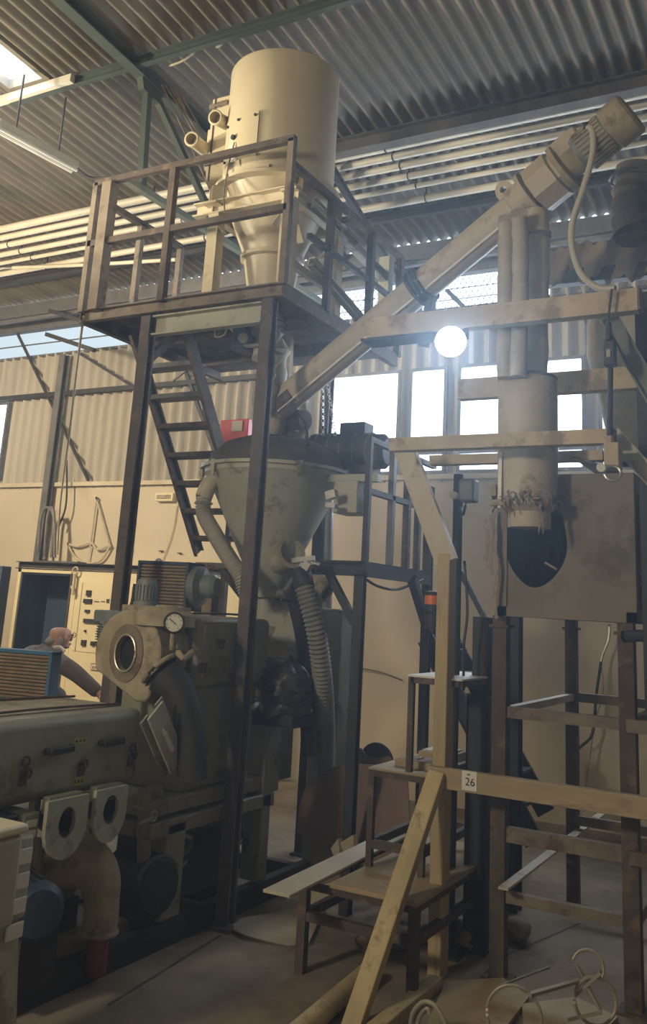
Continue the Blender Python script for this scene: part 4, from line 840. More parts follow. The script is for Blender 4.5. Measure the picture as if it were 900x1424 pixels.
e0, e1, e2 = at(640, 530, y=5.05), at(890, 510, y=5.05), at(890, 541, y=5.05)
beam('gantry_beam', 'middle gantry beam passing behind the round hopper', e0.x, e1.x, 5.05, (e0.z+e1.z)/2, e2.z, 'wood_edge')
f0, f1, f2 = at(600, 640, y=4.95), at(840, 627, y=4.95), at(840, 641, y=4.95)
beam('gantry_beam', 'short lower gantry beam right behind the lowest long one', f0.x, f1.x, 4.95, f1.z, f2.z, 'wood_edge', False)
# gantry uprights: green diagonal struts and an end post
t = thing('gantry_strut', 'pale green diagonal steel strut at the right edge under the upper beam', 'strut', at(880, 520, y=4.45))
b = B(); b.channel(at(846, 440, y=4.46), at(915, 560, y=4.46), .04, .09, .01); b.build('channel', 'green_l', t)
t = thing('gantry_strut', 'pale steel strut at the right edge below the hanging control', 'strut', at(880, 630, y=4.45))
b = B(); b.channel(at(852, 604, y=4.46), at(930, 690, y=4.46), .04, .08, .01); b.build('channel', 'machine_l', t)
b = B(); p, q = at(890, 440, y=4.7), at(892, 700, y=4.7); b.ibeam((p.x+.03, 4.72, 1.3), (p.x+.03, 4.72, p.z+.12), .10, .10, .012, V((0, 1, 0))); tag(b.build('gantry_post', 'steel_d'), 'dark upright steel post at the right edge carrying the gantry beams', 'post')
# flood lamp
t = thing('flood_lamp', 'bright white round flood lamp under the upper gantry beam', 'light', at(627, 475, y=GY-.05))
c = at(627, 475, y=GY-.06); ax = (CP-c).normalized(); ax = (ax+V((0, 0, -.05))).normalized()
b = B(); b.lathe([(.04, -.09), (.075, -.07), (.083, 0), (.081, .006), (.078, .004)], c, ax, 36); b.build('housing', 'white', t)
LAMP = emit('lamp_glow', (.72, .87, 1.0), 60); b = B(); b.cyl(c+ax*.005, c+ax*.008, .078, n=36); b.build('lamp_face', LAMP, t)
b = B(); b.bar(c-ax*.05+V((-.09, 0, 0)), c-ax*.05+V((-.09, 0, .1)), .02, .008); b.bar(c-ax*.05+V((.09, 0, 0)), c-ax*.05+V((.09, 0, .1)), .02, .008); b.bar(c-ax*.05+V((-.1, 0, .1)), c-ax*.05+V((.1, 0, .1)), .03, .008); b.build('yoke', 'steel_d', t)
LAMP_C = c+ax*.03; LAMP_AX = ax
# ================================================================ INCLINED TUBE CONVEYOR
p0, p1 = at(378, 572, y=5.12), at(800, 222, y=4.62)
ax = (p1-p0).normalized(); CL = (p1-p0).length; CR = .098
t = thing('tube_conveyor', 'inclined cream tube screw conveyor rising from the hopper to the upper right', 'conveyor', p0-V((0, 0, .1)))
b = B(); b.lathe([(CR*.9, 0), (CR, .02), (CR, CL-.42)], p0, ax, 40); b.build('tube', 'conv', t)
k = CL*.54; b = B(); b.lathe([(CR, k-.02), (CR+.03, k-.02), (CR+.03, k+.0), (CR, k), (CR, k+.012), (CR+.03, k+.012), (CR+.03, k+.032), (CR, k+.032)], p0, ax, 40); b.build('tube_flange', 'steel_d', t)
d_, s_, u_ = frame_of(ax)
b = B(); b.bar(p0+ax*.1-u_*CR*.8+s_*CR*.66, p0+ax*(CL-.5)-u_*CR*.8+s_*CR*.66, .014, .014); b.build('edge_glint', 'white', t)  # white bar standing in for window light along the tube's underside
tc_ = CP-(p0+ax*.17); hn = (tc_-ax*tc_.dot(ax)).normalized(); hq = p0+ax*.17+hn*CR*.96; b = B(); b.bar(hq-ax*.085, hq+ax*.085, .10, .02, hn); b.build('inspection_hatch', 'rust', t)
b = B(); q = p0+ax*(k+.05); b.bar(q-u_*(CR+.0), V((q.x, q.y, q.z-.40)), .05, .05); b.torus(q, ax, CR+.012, .014, 32, 8); b.build('support_clamp', 'steel_d', t)
# head: lug, flange, motor
b = B(); q = p0+ax*(CL-.42)+u_*CR*.95-s_*.0; n = 16
O = [q+ax*(math.cos(2*PI*i/n))*.055+u_*(max(-.04, math.sin(2*PI*i/n)*.07)+.05) for i in range(n)]; Hh = [q+ax*math.cos(2*PI*i/n)*.022+u_*(.06+math.sin(2*PI*i/n)*.022) for i in range(n)]
b.plate_hole(O, Hh, s_*.02); b.build('lifting_lug', 'conv', t)
b = B(); L0 = CL-.42
b.lathe([(CR, L0), (CR+.02, L0+.01), (CR+.02, L0+.10), (CR+.055, L0+.105), (CR+.055, L0+.13), (CR+.0, L0+.14), (CR+.02, L0+.14)], p0, ax, 36); b.build('head_flange', 'conv', t)
b = B(); b.lathe([(CR+.015, L0+.14), (CR+.045, L0+.15), (CR+.045, L0+.30), (CR+.02, L0+.31), (CR+.02, L0+.33)], p0, ax, 8); b.build('gear_housing', 'conv', t)
b = B(); b.lathe([(CR+.05, L0+.33), (CR+.05, L0+.36), (CR-.01, L0+.37), (CR-.01, L0+.46)], p0, ax, 36); b.build('motor_flange', 'dust', t)
e = p0+ax*(L0+.42); b = B(); hb = e+u_*.07+s_*.0; b.bar(hb-ax*.085, hb+ax*.10, .17, .13, u_); b.build('terminal_box', 'conv', t, bevel=.012)
mc = p0+ax*(L0+.45); b = B(); b.lathe([(.10, 0), (.112, .02), (.112, .27), (.10, .31), (.06, .32)], mc, ax, 36); b.build('motor_body', 'motor', t)
b = B()
for i in range(28):
    a = 2*PI*i/28; d = s_*math.cos(a)+u_*math.sin(a); b.bar(mc+ax*.03+d*.115, mc+ax*.19+d*.115, .014, .004, d)
b.build('motor_fin', 'dust', t)
b = B(); b.lathe([(.116, .20), (.125, .21), (.125, .33), (.11, .345), (.03, .35)], mc, ax, 36); b.build('fan_cowl', 'dust', t)
# discharge spout with cloth sleeve
dp = at(745, 300, y=4.66)
b = B(); b.lathe([(.075, 0), (.075, -.12), (.088, -.125), (.088, -.14), (.075, -.145), (.075, -.2)], dp+V((0, 0, .02)), n=32); b.build('spout', 'conv', t)
t = thing('drop_pipe', 'pale vertical sleeve pipe hanging from the conveyor head, right one', 'pipe', at(744, 520, y=4.66), 'drop pipes at the conveyor head')
zt, zb = at(748, 330, y=4.66).z, at(742, 522, y=4.66).z; b = B(); x = at(744, 420, y=4.66).x
b.tube([(x+.012, 4.66, zt+.06), (x+.014, 4.66, zt-.1), (x+.008, 4.66, (zt+zb)/2), (x, 4.66, zb)], lambda k: .068+.004*math.sin(k*30), 24); b.build('sleeve', 'sleeve', t)
b = B(); b.torus((x+.012, 4.66, zt), (0, 0, 1), .07, .01, 28, 8); b.build('tie_band', 'rust_d', t)
t = thing('drop_pipe', 'folded pale cloth pipe hanging in front of the conveyor, left one', 'pipe', at(712, 520, y=4.5), 'drop pipes at the conveyor head')
zt = at(714, 296, y=4.5).z; zb = at(712, 525, y=4.5).z; xa, xb = at(703, 400, y=4.5).x, at(724, 400, y=4.5).x
b = B(); b.tube([(xa-.0, 4.5, zt-.02), (xa, 4.5, zt-.3), (xa, 4.5, zb)], lambda k: .042+.003*math.sin(k*23), 18); b.tube([(xb-.01, 4.5, zt), (xb, 4.5, zt-.3), (xb-.01, 4.5, zb)], lambda k: .045+.004*math.sin(k*27+1), 18); b.build('folded_cloth', 'sleeve', t)
# motor cable
t = thing('motor_cable', 'thick pale cable looping from the conveyor motor down to the beam', 'cable', at(800, 320, y=4.5))
b = B(); b.tube([at(815, 176, y=4.5), at(824, 182, y=4.48), at(824, 215, y=4.47), at(812, 260, y=4.46), at(796, 310, y=4.46), at(796, 345, y=4.46), at(808, 380, y=4.44), at(832, 400, y=4.42), at(856, 401, y=4.4)], .017, 12); b.build('cable', 'pipe', t)
b = B(); b.cyl(at(813, 176, y=4.5), at(818, 176, y=4.5), .024, n=12); b.build('gland', 'steel_d', t)
# dark wrapped duct and tarp at the right
t = thing('wrapped_duct', 'dark wrapped exhaust duct at the upper right edge', 'duct', at(885, 330, y=5.6))
b = B(); c = at(884, 250, y=5.6); b.tube([at(890, 330, y=5.6), at(884, 290, y=5.6), at(889, 255, y=5.6), at(892, 236, y=5.6)], lambda k: .15+.012*math.sin(k*40), 32); b.build('wrap', 'iron', t)
b = B(); b.torus(at(882, 248, y=5.6), (0, 0, 1), .152, .008, 36, 8); b.torus(at(884, 290, y=5.6), (0, 0, 1), .15, .006, 36, 8); b.build('strap', 'black', t)
t = thing('brown_tarp', 'torn brown tarp hanging over a rail behind the motor cable', 'tarp', at(840, 390, y=5.9))
n = 30; vs = []; b = B()
for j in range(5):
    for i in range(n+1):
        px = 764+i*5.2; top = 346-(px-764)*.17+4*math.sin(i*1.7)+3*math.sin(i*.6); bot = 392+5*math.sin(i*.9)+3*math.sin(i*2.1)-(px-764)*.05
        p = at(px, top+(bot-top)*j/4, y=5.9+.04*math.sin(i*.7+j)); vs.append(p)
fs = [(j*(n+1)+i, j*(n+1)+i+1, (j+1)*(n+1)+i+1, (j+1)*(n+1)+i) for j in range(4) for i in range(n)]
b.add(vs, fs); b.add([v+V((0, .012, 0)) for v in vs], [f[::-1] for f in fs]); b.build('cloth', 'tarp', t, sharp=80)
b = B(); b.bar(at(740, 392, y=5.95), at(940, 372, y=5.95), .08, .10); b.build('rail', 'steel_d', t)
# hanging pendant control with rod
t = thing('pendant_control', 'hanging pendant control box on a rod with handwheel at the right', 'control', at(846, 665, y=4.3))
b = B(); b.cyl(at(851, 402, y=4.3), at(845, 452, y=4.3), .006, n=8); b.build('cord', 'steel_d', t)
b = B(); b.cyl(at(849, 512, y=4.3), at(848, 605, y=4.3), .014, n=12); b.build('rod', 'steel_d', t)
b = B(); p, q = at(841, 510, y=4.3), at(856, 474, y=4.3); b.box((p.x, 4.27, p.z), (q.x, 4.33, q.z)); p, q = at(843, 474, y=4.3), at(850, 448, y=4.3); b.box((p.x, 4.28, p.z), (q.x, 4.32, q.z)); b.build('box', 'black', t, bevel=.006)
b = B(); p, q = at(844, 497, y=4.27), at(849, 486, y=4.27); b.box((p.x, 4.262, p.z), (q.x, 4.27, q.z)); b.build('button_plate', 'machine_l', t)
b = B(); p, q = at(842, 652, y=4.3), at(862, 616, y=4.3); b.box((p.x, 4.27, p.z), (q.x, 4.36, q.z)); b.build('bracket', 'wood_edge', t, bevel=.005)
b = B(); b.cyl(at(836, 650, y=4.28), at(836, 650, y=4.22), .021, n=16); b.build('knob', 'white', t)
b = B(); b.torus(at(852, 658, y=4.25), (.3, -1, .25), .036, .007, 28, 8); b.build('handwheel', 'steel', t)
# second hopper / big bag behind at right
t = thing('bulk_bag', 'pale tapered bulk bag hopper behind the pendant control', 'bag', at(870, 640, y=5.55))
c0 = at(868, 440, y=5.55); c1 = at(872, 600, y=5.55); b = B()
b.lathe([(.24, c0.z-.0), (.245, c0.z-.25), (.20, c0.z-.42), (.13, c1.z-.05), (.12, c1.z-.2)], (c0.x+.02, 5.55, 0), n=36); b.build('bag', 'sleeve', t)
b = B(); b.cyl((c0.x+.02, 5.55, c1.z-.2), (c0.x+.02, 5.55, 2.66), .09); b.build('spout', 'plastic', t)
b = B(); b.torus((c0.x+.02, 5.55, c0.z), (0, 0, 1), .245, .02, 36, 8); b.build('hoop', 'steel_b', t)
# ================================================================ ROUND HOPPER ABOVE THE BIN
cx = at(734, 600, y=4.68).x; zt = at(734, 528, y=4.68).z; zb = at(733, 700, y=4.68).z
t = thing('round_hopper', 'tall round grey-cream drum with torn plastic hanging at its bottom', 'hopper', (cx, 4.68, zb))
b = B(); b.lathe([(.09, zt+.0), (.15, zt), (.158, zt-.015), (.158, zb+.2), (.150, zb+.02)], (cx, 4.68, 0), n=48); b.build('drum', 'conv', t)
b = B(); b.lathe([(.15, zb+.03), (.15, zb-.02), (.11, zb-.05), (.11, zb-.13)], (cx+.01, 4.68, 0), n=40); b.build('outlet', 'conv', t)
b = B(); b.torus((cx, 4.68, zt+.0), (0, 0, 1), .142, .016, 40, 8); b.build('top_ring', 'steel_b', t)
b = B(); p = at(697, 628, y=4.55); q = at(695, 706, y=4.55); b.bar(p, q, .018, .02); b.build('edge_angle', 'white', t)
b = B(); q = at(691, 698, y=4.55); b.box((q.x-.03, 4.53, q.z-.02), (q.x+.06, 4.58, q.z+.01)); b.box((q.x-.03, 4.53, q.z+.03), (q.x, 4.58, q.z+.09)); b.build('clip', 'dust', t)
random.seed(11)
b = B()
for k in range(60):
    a = -PI*1.0+PI*1.2*k/59; r = .153; L = random.uniform(.03, .075)*(2.6 if 34 < k < 39 else 1); w = random.uniform(.006, .018)
    c = V((cx+math.cos(a)*r, 4.68+math.sin(a)*r, zb+random.uniform(.0, .05))); tdir = V((-math.sin(a), math.cos(a), 0)); nrm = V((math.cos(a), math.sin(a), 0))
    pts = [c-tdir*w, c+tdir*w]; rows = []; m_ = 5
    for j in range(m_+1):
        f = j/m_; o = nrm*(.012*math.sin(f*5+k)+.012)+tdir*(.01*math.sin(f*4+k*2)); ww = w*(1-f*.8); rows += [c-tdir*ww+o-V((0, 0, L*f)), c+tdir*ww+o*1.3-V((0, 0, L*f))]
    b.add(rows, [(2*j, 2*j+1, 2*j+3, 2*j+2) for j in range(m_)]); b.add([p+nrm*.002 for p in rows], [(2*j+2, 2*j+3, 2*j+1, 2*j) for j in range(m_)])
b.build('torn_plastic', 'plastic', t, sharp=80)
t2 = thing('plastic_strips', 'thin torn plastic strips hanging at the left edge of the bin', 'plastic', at(680, 780, y=4.72))
b = B()
for px, y0, y1 in ((684, 716, 800), (677, 722, 790), (688, 710, 770), (690, 760, 860)):
    P = [at(px+2*math.sin(k*1.3+px), y0+(y1-y0)*k/6, y=4.72) for k in range(7)]
    for k in range(6): b.bar(P[k], P[k+1], .018, .003, V((0, 1, 0)))
b.build('strip', 'plastic', t2)
# ================================================================ BIN ON A PIPE FRAME
QX0, QX1, QY0, QY1 = -1.575, -.865, 4.78, 6.2
zB, zT = 1.715, 2.46
t = thing('steel_bin', 'dusty brown steel bin with an arched dark opening on tall legs', 'bin', (-1.2, 5.5, 0))
n = 48; hc = at(743, 757, y=QY0); O = []; Hh = []
hl, hr, hb, htop = at(703, 750, y=QY0), at(789, 738, y=QY0), at(741, 817, y=QY0), at(740, 672, y=QY0)
for i in range(n):
    a = 2*PI*i/n; ca, sa = math.cos(a), math.sin(a)
    k = 1/max(abs(ca), abs(sa)); O.append(V((QX0+(QX1-QX0)*(ca*k+1)/2, QY0, zB+(zT-zB)*(sa*k+1)/2)))
    wx = (hr.x-hc.x) if ca > 0 else (hc.x-hl.x)
    if sa < 0: Hh.append(V((hc.x+ca*wx*(1-.18*sa*sa), QY0, hc.z+sa*(hc.z-hb.z))))
    else: Hh.append(V((hc.x+ca*wx*(1-.1*sa), QY0, hc.z+sa*(htop.z-hc.z))))
b = B(); b.plate_hole(O, Hh, (0, .012, 0)); b.build('front_panel', 'bin', t)
b = B(); b.box((QX0, QY0+.012, zB), (QX0+.012, QY1, zT)); b.box((QX1-.012, QY0+.012, zB), (QX1, QY1, zT)); b.box((QX0, QY1, zB), (QX1, QY1+.012, zT)); b.box((QX0, QY0, zB), (QX1, QY1, zB+.012)); b.build('side_panel', 'bin', t)
b = B(); b.box((QX0, QY0+.25, zT-.012), (QX1, QY1, zT)); b.prism([(QX0+.35, QY0+.1, zT+.12), (QX1, QY0+.1, zT-.02), (QX1, QY1, zT-.02), (QX0+.35, QY1, zT+.12)], (0, 0, .012)); b.build('hood', 'bin', t)
b = B(); b.box((QX0-.005, QY0-.012, zB), (QX0+.05, QY0, zT)); b.box((QX0, QY0-.012, zB), (QX1, QY0, zB+.05)); b.box((QX1-.05, QY0-.012, zB), (QX1, QY0, zT)); b.build('front_frame', 'bin', t)
b = B()
for k in range(12): z = zB+.10+k*.045; b.prism([(QX1, QY0+.08, z), (QX1+.025, QY0+.08, z-.02), (QX1+.025, QY0+.9, z-.02), (QX1, QY0+.9, z)], (0, 0, .006))
b.box((QX1, QY0+.05, zB+.06), (QX1+.004, QY0+.95, zB+.65)); b.build('louvre', 'steel_d', t)
b = B(); p, q = at(758, 782, y=QY0+.2), at(775, 792, y=QY0+.2); b.bar(p, q, .012, .012); b.build('inner_rod', 'dust', t)
for x, y, w in ((QX0+.01, QY0+.0, .075), (QX1-.06, QY0+.0, .075), (QX0+.03, QY1-.02, .07), (QX1-.04, QY1-.02, .07)):
    b = B(); b.bar((x, y+.035, 0), (x, y+.035, zB), w, w, V((0, 1, 0))); b.box((x-w*.7, y+.035-w*.7, zB-.06), (x+w*.7, y+.035+w*.7, zB-.045)); b.box((x-.07, y-.03, 0), (x+.07, y+.10, .012)); b.build('leg', 'rust', t)
def fr(z, which, m='rust_d', h=.055):
    b = B(); xa, xb, ya, yb = QX0+.03, QX1-.06, QY0+.035, QY1+.02
    e = {'front': ((xa, ya), (xb, ya)), 'back': ((xa, yb), (xb, yb)), 'left': ((xa, ya), (xa, yb)), 'right': ((xb, ya), (xb, yb))}[which]
    b.bar((*e[0], z), (*e[1], z), .045, h); b.build('rail', m, t)
fr(1.235, 'front'); fr(1.235, 'left', 'conv', .04); fr(1.235, 'back'); fr(1.235, 'right')
fr(.655, 'front', 'rust_d', .07); fr(.37, 'front', 'rust_d', .05); fr(.5, 'back'); fr(.37, 'right')
for z in (1.235, .655):
    b = B(); b.bar((QX1-.06, QY0, z), (QX1+.6, QY0, z), .05, .06); b.build('rail', 'rust_d', t)
b = B(); b.tube([at(868, 885, y=QY0-.01), at(900, 885, y=QY0-.05), at(940, 900, y=QY0-.05)], .03, 10); b.build('side_pipe', 'steel_d', t)
b = B(); b.bar(at(700, 1236, x=-1.5), at(842, 1128, x=-1.5), .05, .012); tag(b.build('flat_bar', 'conv'), 'pale flat bar resting slanted through the bin frame legs', 'bar')
b = B(); b.bar(at(784, 1166, y=6.0), at(872, 1110, y=6.0), .06, .05); b.build('loose_bar_tmp', 'rust_d') if False else None
# dark box post and column left of the bin
t = thing('dark_box_post', 'black square post with open top left of the bin', 'post', (-1.73, 5.1, 0))
c = at(672, 858, y=5.1); b = B(); b.box((c.x-.048, 5.06, 1.0), (c.x+.048, 5.15, c.z)); b.build('upper_box', 'steel_d', t, bevel=.004)
b = B(); b.box((c.x-.07, 5.04, 0), (c.x+.055, 5.17, 1.28)); b.build('lower_sleeve', 'steel_d', t, bevel=.008)
c = at(714, 858, y=5.9); b = B(); b.ibeam((c.x, 5.9, 0), (c.x, 5.9, 2.7), .10, .10, .012, V((0, 1, 0))); tag(b.build('dark_column', 'steel_d'), 'dark steel column behind the left leg of the bin', 'column')
t = thing('wall_cable', 'pale cable dangling on the back wall under the bin', 'cable', at(840, 1000, y=WY-.05))
b = B(); b.tube([at(848, 868, y=8.3), at(846, 890, y=8.3), at(836, 920, y=8.3), at(838, 960, y=8.3), at(828, 1000, y=8.3), at(818, 1060, y=8.3), at(814, 1100, y=8.3)], .012, 6); b.build('cable', 'steel', t)
b = B(); b.tube([at(836, 920, y=8.28), at(829, 970, y=8.28), at(824, 1020, y=8.28), at(806, 1040, y=8.28)], .012, 6); b.build('branch', 'steel_d', t)
# ================================================================ STEP TABLES
def table(name, label, x0, x1, y0, y1, z, th, leg, m_top, m_leg, zf=0., low=None, skip=(), xt=None):
    t = thing(name, label, 'table', ((x0+x1)/2, (y0+y1)/2, zf), 'stacked step tables')
    b = B(); b.box((xt or x0, y0, z-th), (x1, y1, z)); b.build('table_top', m_top, t, bevel=.004)
    b = B()
    for a, c in (((x0+.02, y0+.02), (x1-.02, y0+.02)), ((x0+.02, y1-.02), (x1-.02, y1-.02)), ((x0+.02, y0+.02), (x0+.02, y1-.02)), ((x1-.02, y0+.02), (x1-.02, y1-.02))): b.bar((*a, z-th-.015), (*c, z-th-.015), .03, .03)
    b.build('top_frame', m_leg, t)
    for i, (x, y) in enumerate(((x0+.02, y0+.02), (x1-.02, y0+.02), (x0+.02, y1-.02), (x1-.02, y1-.02))):
        if i in skip: continue
        b = B(); b.bar((x, y, zf), (x, y, z-th), leg, leg, V((0, 1, 0))); b.build('leg', m_leg, t)
    if low:
        for a, c in (((x0+.02, y0+.02), (x1-.02, y0+.02)), ((x0+.02, y0+.02), (x0+.02, y1-.02)), ((x0+.02, y1-.02), (x1-.02, y1-.02)), ((x1-.02, y0+.02), (x1-.02, y1-.02))):
            b = B(); b.bar((*a, low), (*c, low), .035, .04); b.build('stretcher', m_leg, t)
    return t
D0 = at(468, 1224, z=.42); D1 = at(577, 1252, z=.42); D2 = at(684, 1192, z=.42)
table('work_table', 'low wide table with a worn plywood top carrying the other step tables', -2.39, -1.77, 4.26, 5.50, .42, .022, .045, 'board', 'rust', 0, .25, (), -2.23)
table('work_table', 'middle step table standing on the plywood top with a dusty shelf', -2.23, -1.90, 4.64, 5.40, .90, .012, .032, 'board', 'rust', .42, .53)
table('work_table', 'tall topmost step table with a thin top coloured pale as if lit beside the timber post', -2.03, -1.72, 4.66, 5.30, 1.385, .012, .03, 'white', 'rust', .90, None, (1, 3))  # white top carries the light falling on it in its colour
t = thing('leaning_plank', 'long pale plank sticking out over the low table', 'plank', (-2.45, 4.5, .43))
p = at(384, 1243, z=.44); q = at(556, 1158, z=.44); b = B(); b.bar(p, q, .14, .014); b.build('plank', 'board_l', t, bevel=.003)
b = B(); q1 = at(468, 1181, z=.46); b.prism([at(460, 1180, y=4.9), at(470, 1166, y=4.9), at(473, 1189, y=4.9), at(465, 1192, y=4.9)], (.01, .03, 0)); b.prism([at(473, 1172, y=4.88), at(491, 1161, y=4.88), at(492, 1176, y=4.88), at(478, 1188, y=4.88)], (.01, .03, 0)); tag(b.build('cardboard_scrap', 'paper'), 'two folded pale cardboard scraps lying on the plank', 'cardboard')
b = B(); c = at(590, 1052, z=.915); t = thing('flat_box', 'low flat metal tray box on the middle step table', 'box', at(592, 1052, z=.90))
b = B(); b.box((-2.14, 4.78, .90), (-1.93, 4.98, .935)); b.build('tray', 'board', t, bevel=.003)
b = B(); b.box((-2.13, 4.79, .935), (-1.94, 4.97, .938)); b.bar((-2.04, 4.84, .94), (-2.04, 4.92, .94), .02, .006); b.build('lid', 'card', t)
t = thing('flat_box', 'second flat box behind the tray on the middle step table', 'box', (-2.05, 5.2, .9))
b = B(); b.box((-2.14, 5.10, .90), (-1.93, 5.32, .945)); b.build('tray', 'board', t, bevel=.003)
b = B(); b.box((-2.12, 5.12, .945), (-1.95, 5.30, .955)); b.build('lid', 'board_l', t)
# leaning brown sheets behind
t = thing('brown_sheet', 'large dark brown fibre sheet leaning behind the step tables', 'sheet', (-2.6, 5.5, 0))
def sheet(px, y, m, th=.012, name='sheet'):
    P = [at(a, c, y=y+.3*(c-1200)/-200) for a, c in px]; b = B(); b.prism(P, (0, th, 0)); return b.build(name, m, t)
sheet([(416, 1120), (426, 1092), (452, 1082), (458, 1068), (490, 1062), (520, 1064), (566, 1066), (570, 1150), (548, 1190), (520, 1230), (440, 1240), (432, 1165), (412, 1158)], 5.28, 'card')
t = thing('brown_sheet', 'dark brown sheet with a round cut-out at its top edge', 'sheet', (-2.7, 5.8, 0))
sheet([(488, 1060), (494, 1044), (502, 1040), (508, 1050), (520, 1055), (540, 1052), (546, 1058), (566, 1070), (560, 1120), (480, 1120)], 5.66, 'card')
b = B(); c = at(524, 1060, y=5.95); b.torus(c, (0, 1, 0), .115, .012, 36, 8); b.cyl(c, c+V((0, .02, 0)), .11); b.build('round_edge', 'steel_d', t)
t = thing('paper_sheet', 'crumpled pale cardboard sheet lying on the floor by the machine base', 'cardboard', at(390, 1280, z=0))
out = [(318, 1290), (336, 1276), (372, 1270), (392, 1256), (420, 1236), (462, 1240), (452, 1262), (430, 1310), (402, 1316), (368, 1308), (340, 1300)]
P = [at(a, c, z=.012+.012*math.sin(i*2.1)) for i, (a, c) in enumerate(out)]; b = B(); cen = sum(P, V())/len(P)+V((0, 0, .03)); b.add(P+[cen], [(i, (i+1) % len(P), len(P)) for i in range(len(P))]); b.add([p-V((0, 0, .006)) for p in P+[cen]], [((i+1) % len(P), i, len(P)) for i in range(len(P))]); b.build('sheet', 'paper', t)
t = thing('paper_sheet', 'second pale sheet sagging over the stretcher under the low table', 'cardboard', at(440, 1260, y=4.6))
b = B(); b.prism([at(424, 1236, y=4.75), at(460, 1228, y=4.75), at(458, 1252, y=4.75), at(430, 1276, y=4.75)], (0, .01, 0)); b.build('sheet', 'paper', t)
# junk below the table
random.seed(3)
for k in range(7):
    x, y = -2.2+.09*k+random.uniform(-.03, .03), 4.6+.1*k+random.uniform(-.1, .3); r = random.uniform(.05, .1)
    b = B(); n, mm = 12, 8; vv = []; ff = []
    for j in range(mm+1):
        a = PI*j/mm
        for i in range(n):
            f = 2*PI*i/n; q = r*(1+.25*math.sin(f*3+k+j)+.15*math.sin(f*5-j*2)); vv.append(V((x+math.sin(a)*math.cos(f)*q, y+math.sin(a)*math.sin(f)*q, r*.7+math.cos(a)*r*.7)))
    for j in range(mm): ff += [(j*n+i, (j+1)*n+i, (j+1)*n+(i+1) % n, j*n+(i+1) % n) for i in range(n)]
    b.add(vv, ff); words_ = ('first', 'second', 'third', 'fourth', 'fifth', 'sixth', 'seventh')
    tag(b.build('crumpled_bag', 'steel_b' if k % 2 else 'tarp', sharp=80), f'crumpled dusty bag under the low table, {words_[k]} counted from the left', 'bag', 'crumpled bags under the table')
# pipe on the floor at the front
p, q = at(420, 1432, z=.045), at(512, 1352, z=.045); b = B(); b.cyl(p+(p-q)*.4, q, .045, n=24); tag(b.build('floor_pipe', 'timber'), 'round yellow-brown pole lying on the floor behind the slanting brace', 'pole')
# flat boards lying at the lower right
t = thing('floor_board', 'yellow-brown board lying on the floor below the bin frame', 'board', at(690, 1395, z=0))
b = B(); b.prism([at(620, 1370, z=.004), at(700, 1366, z=.004), at(736, 1392, z=.004), at(700, 1440, z=.004), at(590, 1440, z=.004)], (0, 0, .02)); b.build('board', 'board', t)
b = B(); b.prism([at(726, 1402, z=.004), at(800, 1392, z=.004), at(860, 1420, z=.004), at(830, 1450, z=.004), at(730, 1450, z=.004)], (0, 0, .018)); tag(b.build('floor_board', 'board'), 'second brown board lying between the wire hoops', 'board')
# wire hoop frames
t = thing('wire_hoop', 'pale wire hoop standing on the floor at the front', 'hoop', at(712, 1420, z=0))
b = B(); c = at(715, 1412, y=3.95); ax = V((.25, -1, 0)); b.torus(c, ax, .105, .006, 40, 8); b.build('ring', 'wire', t)
b = B(); b.bar(c+V((.06, 0, .085)), at(826, 1358, y=4.4), .022, .012); b.bar(c+V((-.04, 0, .1)), at(764, 1345, y=4.5), .008, .008); b.build('link_bar', 'wire', t)
t = thing('wire_hoop', 'double wire hoop frame at the lower right', 'hoop', at(820, 1390, z=0))
b = B(); c = at(828, 1392, y=4.3); b.torus(c, (.5, -1, .1), .085, .007, 40, 8); b.build('ring', 'wire', t)
b = B(); c2 = at(818, 1345, y=4.45); b.torus(c2, (.2, -1, .3), .065, .006, 40, 8, .2, 3.6); b.build('ring', 'wire', t)
b = B(); b.bar(at(803, 1342, y=4.4), at(813, 1362, y=4.38), .014, .01); b.bar(at(818, 1372, y=4.3), at(836, 1406, y=4.28), .014, .01); b.bar(at(798, 1386, y=4.3), at(836, 1352, y=4.3), .03, .012); b.bar(at(790, 1418, y=4.2), at(838, 1408, y=4.25), .012, .01); b.build('spoke', 'wire', t)
t = thing('wire_hoop', 'pale bent hoop of tube beside the foot of the timber post', 'hoop', at(590, 1420, z=0))
b = B(); b.tube([at(570, 1436, y=3.95), at(574, 1410, y=3.95), at(588, 1394, y=3.95), at(604, 1398, y=3.95), at(618, 1420, y=3.95), at(622, 1440, y=3.95)], .010, 10); b.tube([at(578, 1436, y=3.97), at(584, 1412, y=3.97), at(594, 1402, y=3.97), at(598, 1410, y=3.97)], .010, 8); b.build('tube', 'wire', t)
# floor joint
b = B(); b.bar(at(150, 1398, z=.001), at(306, 1301, z=.001), .014, .003); struct(b, 'trim_14', 'iron')
b = B(); b.bar(at(690, 1334, z=.001), at(806, 1284, z=.001), .014, .003); struct(b, 'trim_15', 'iron')
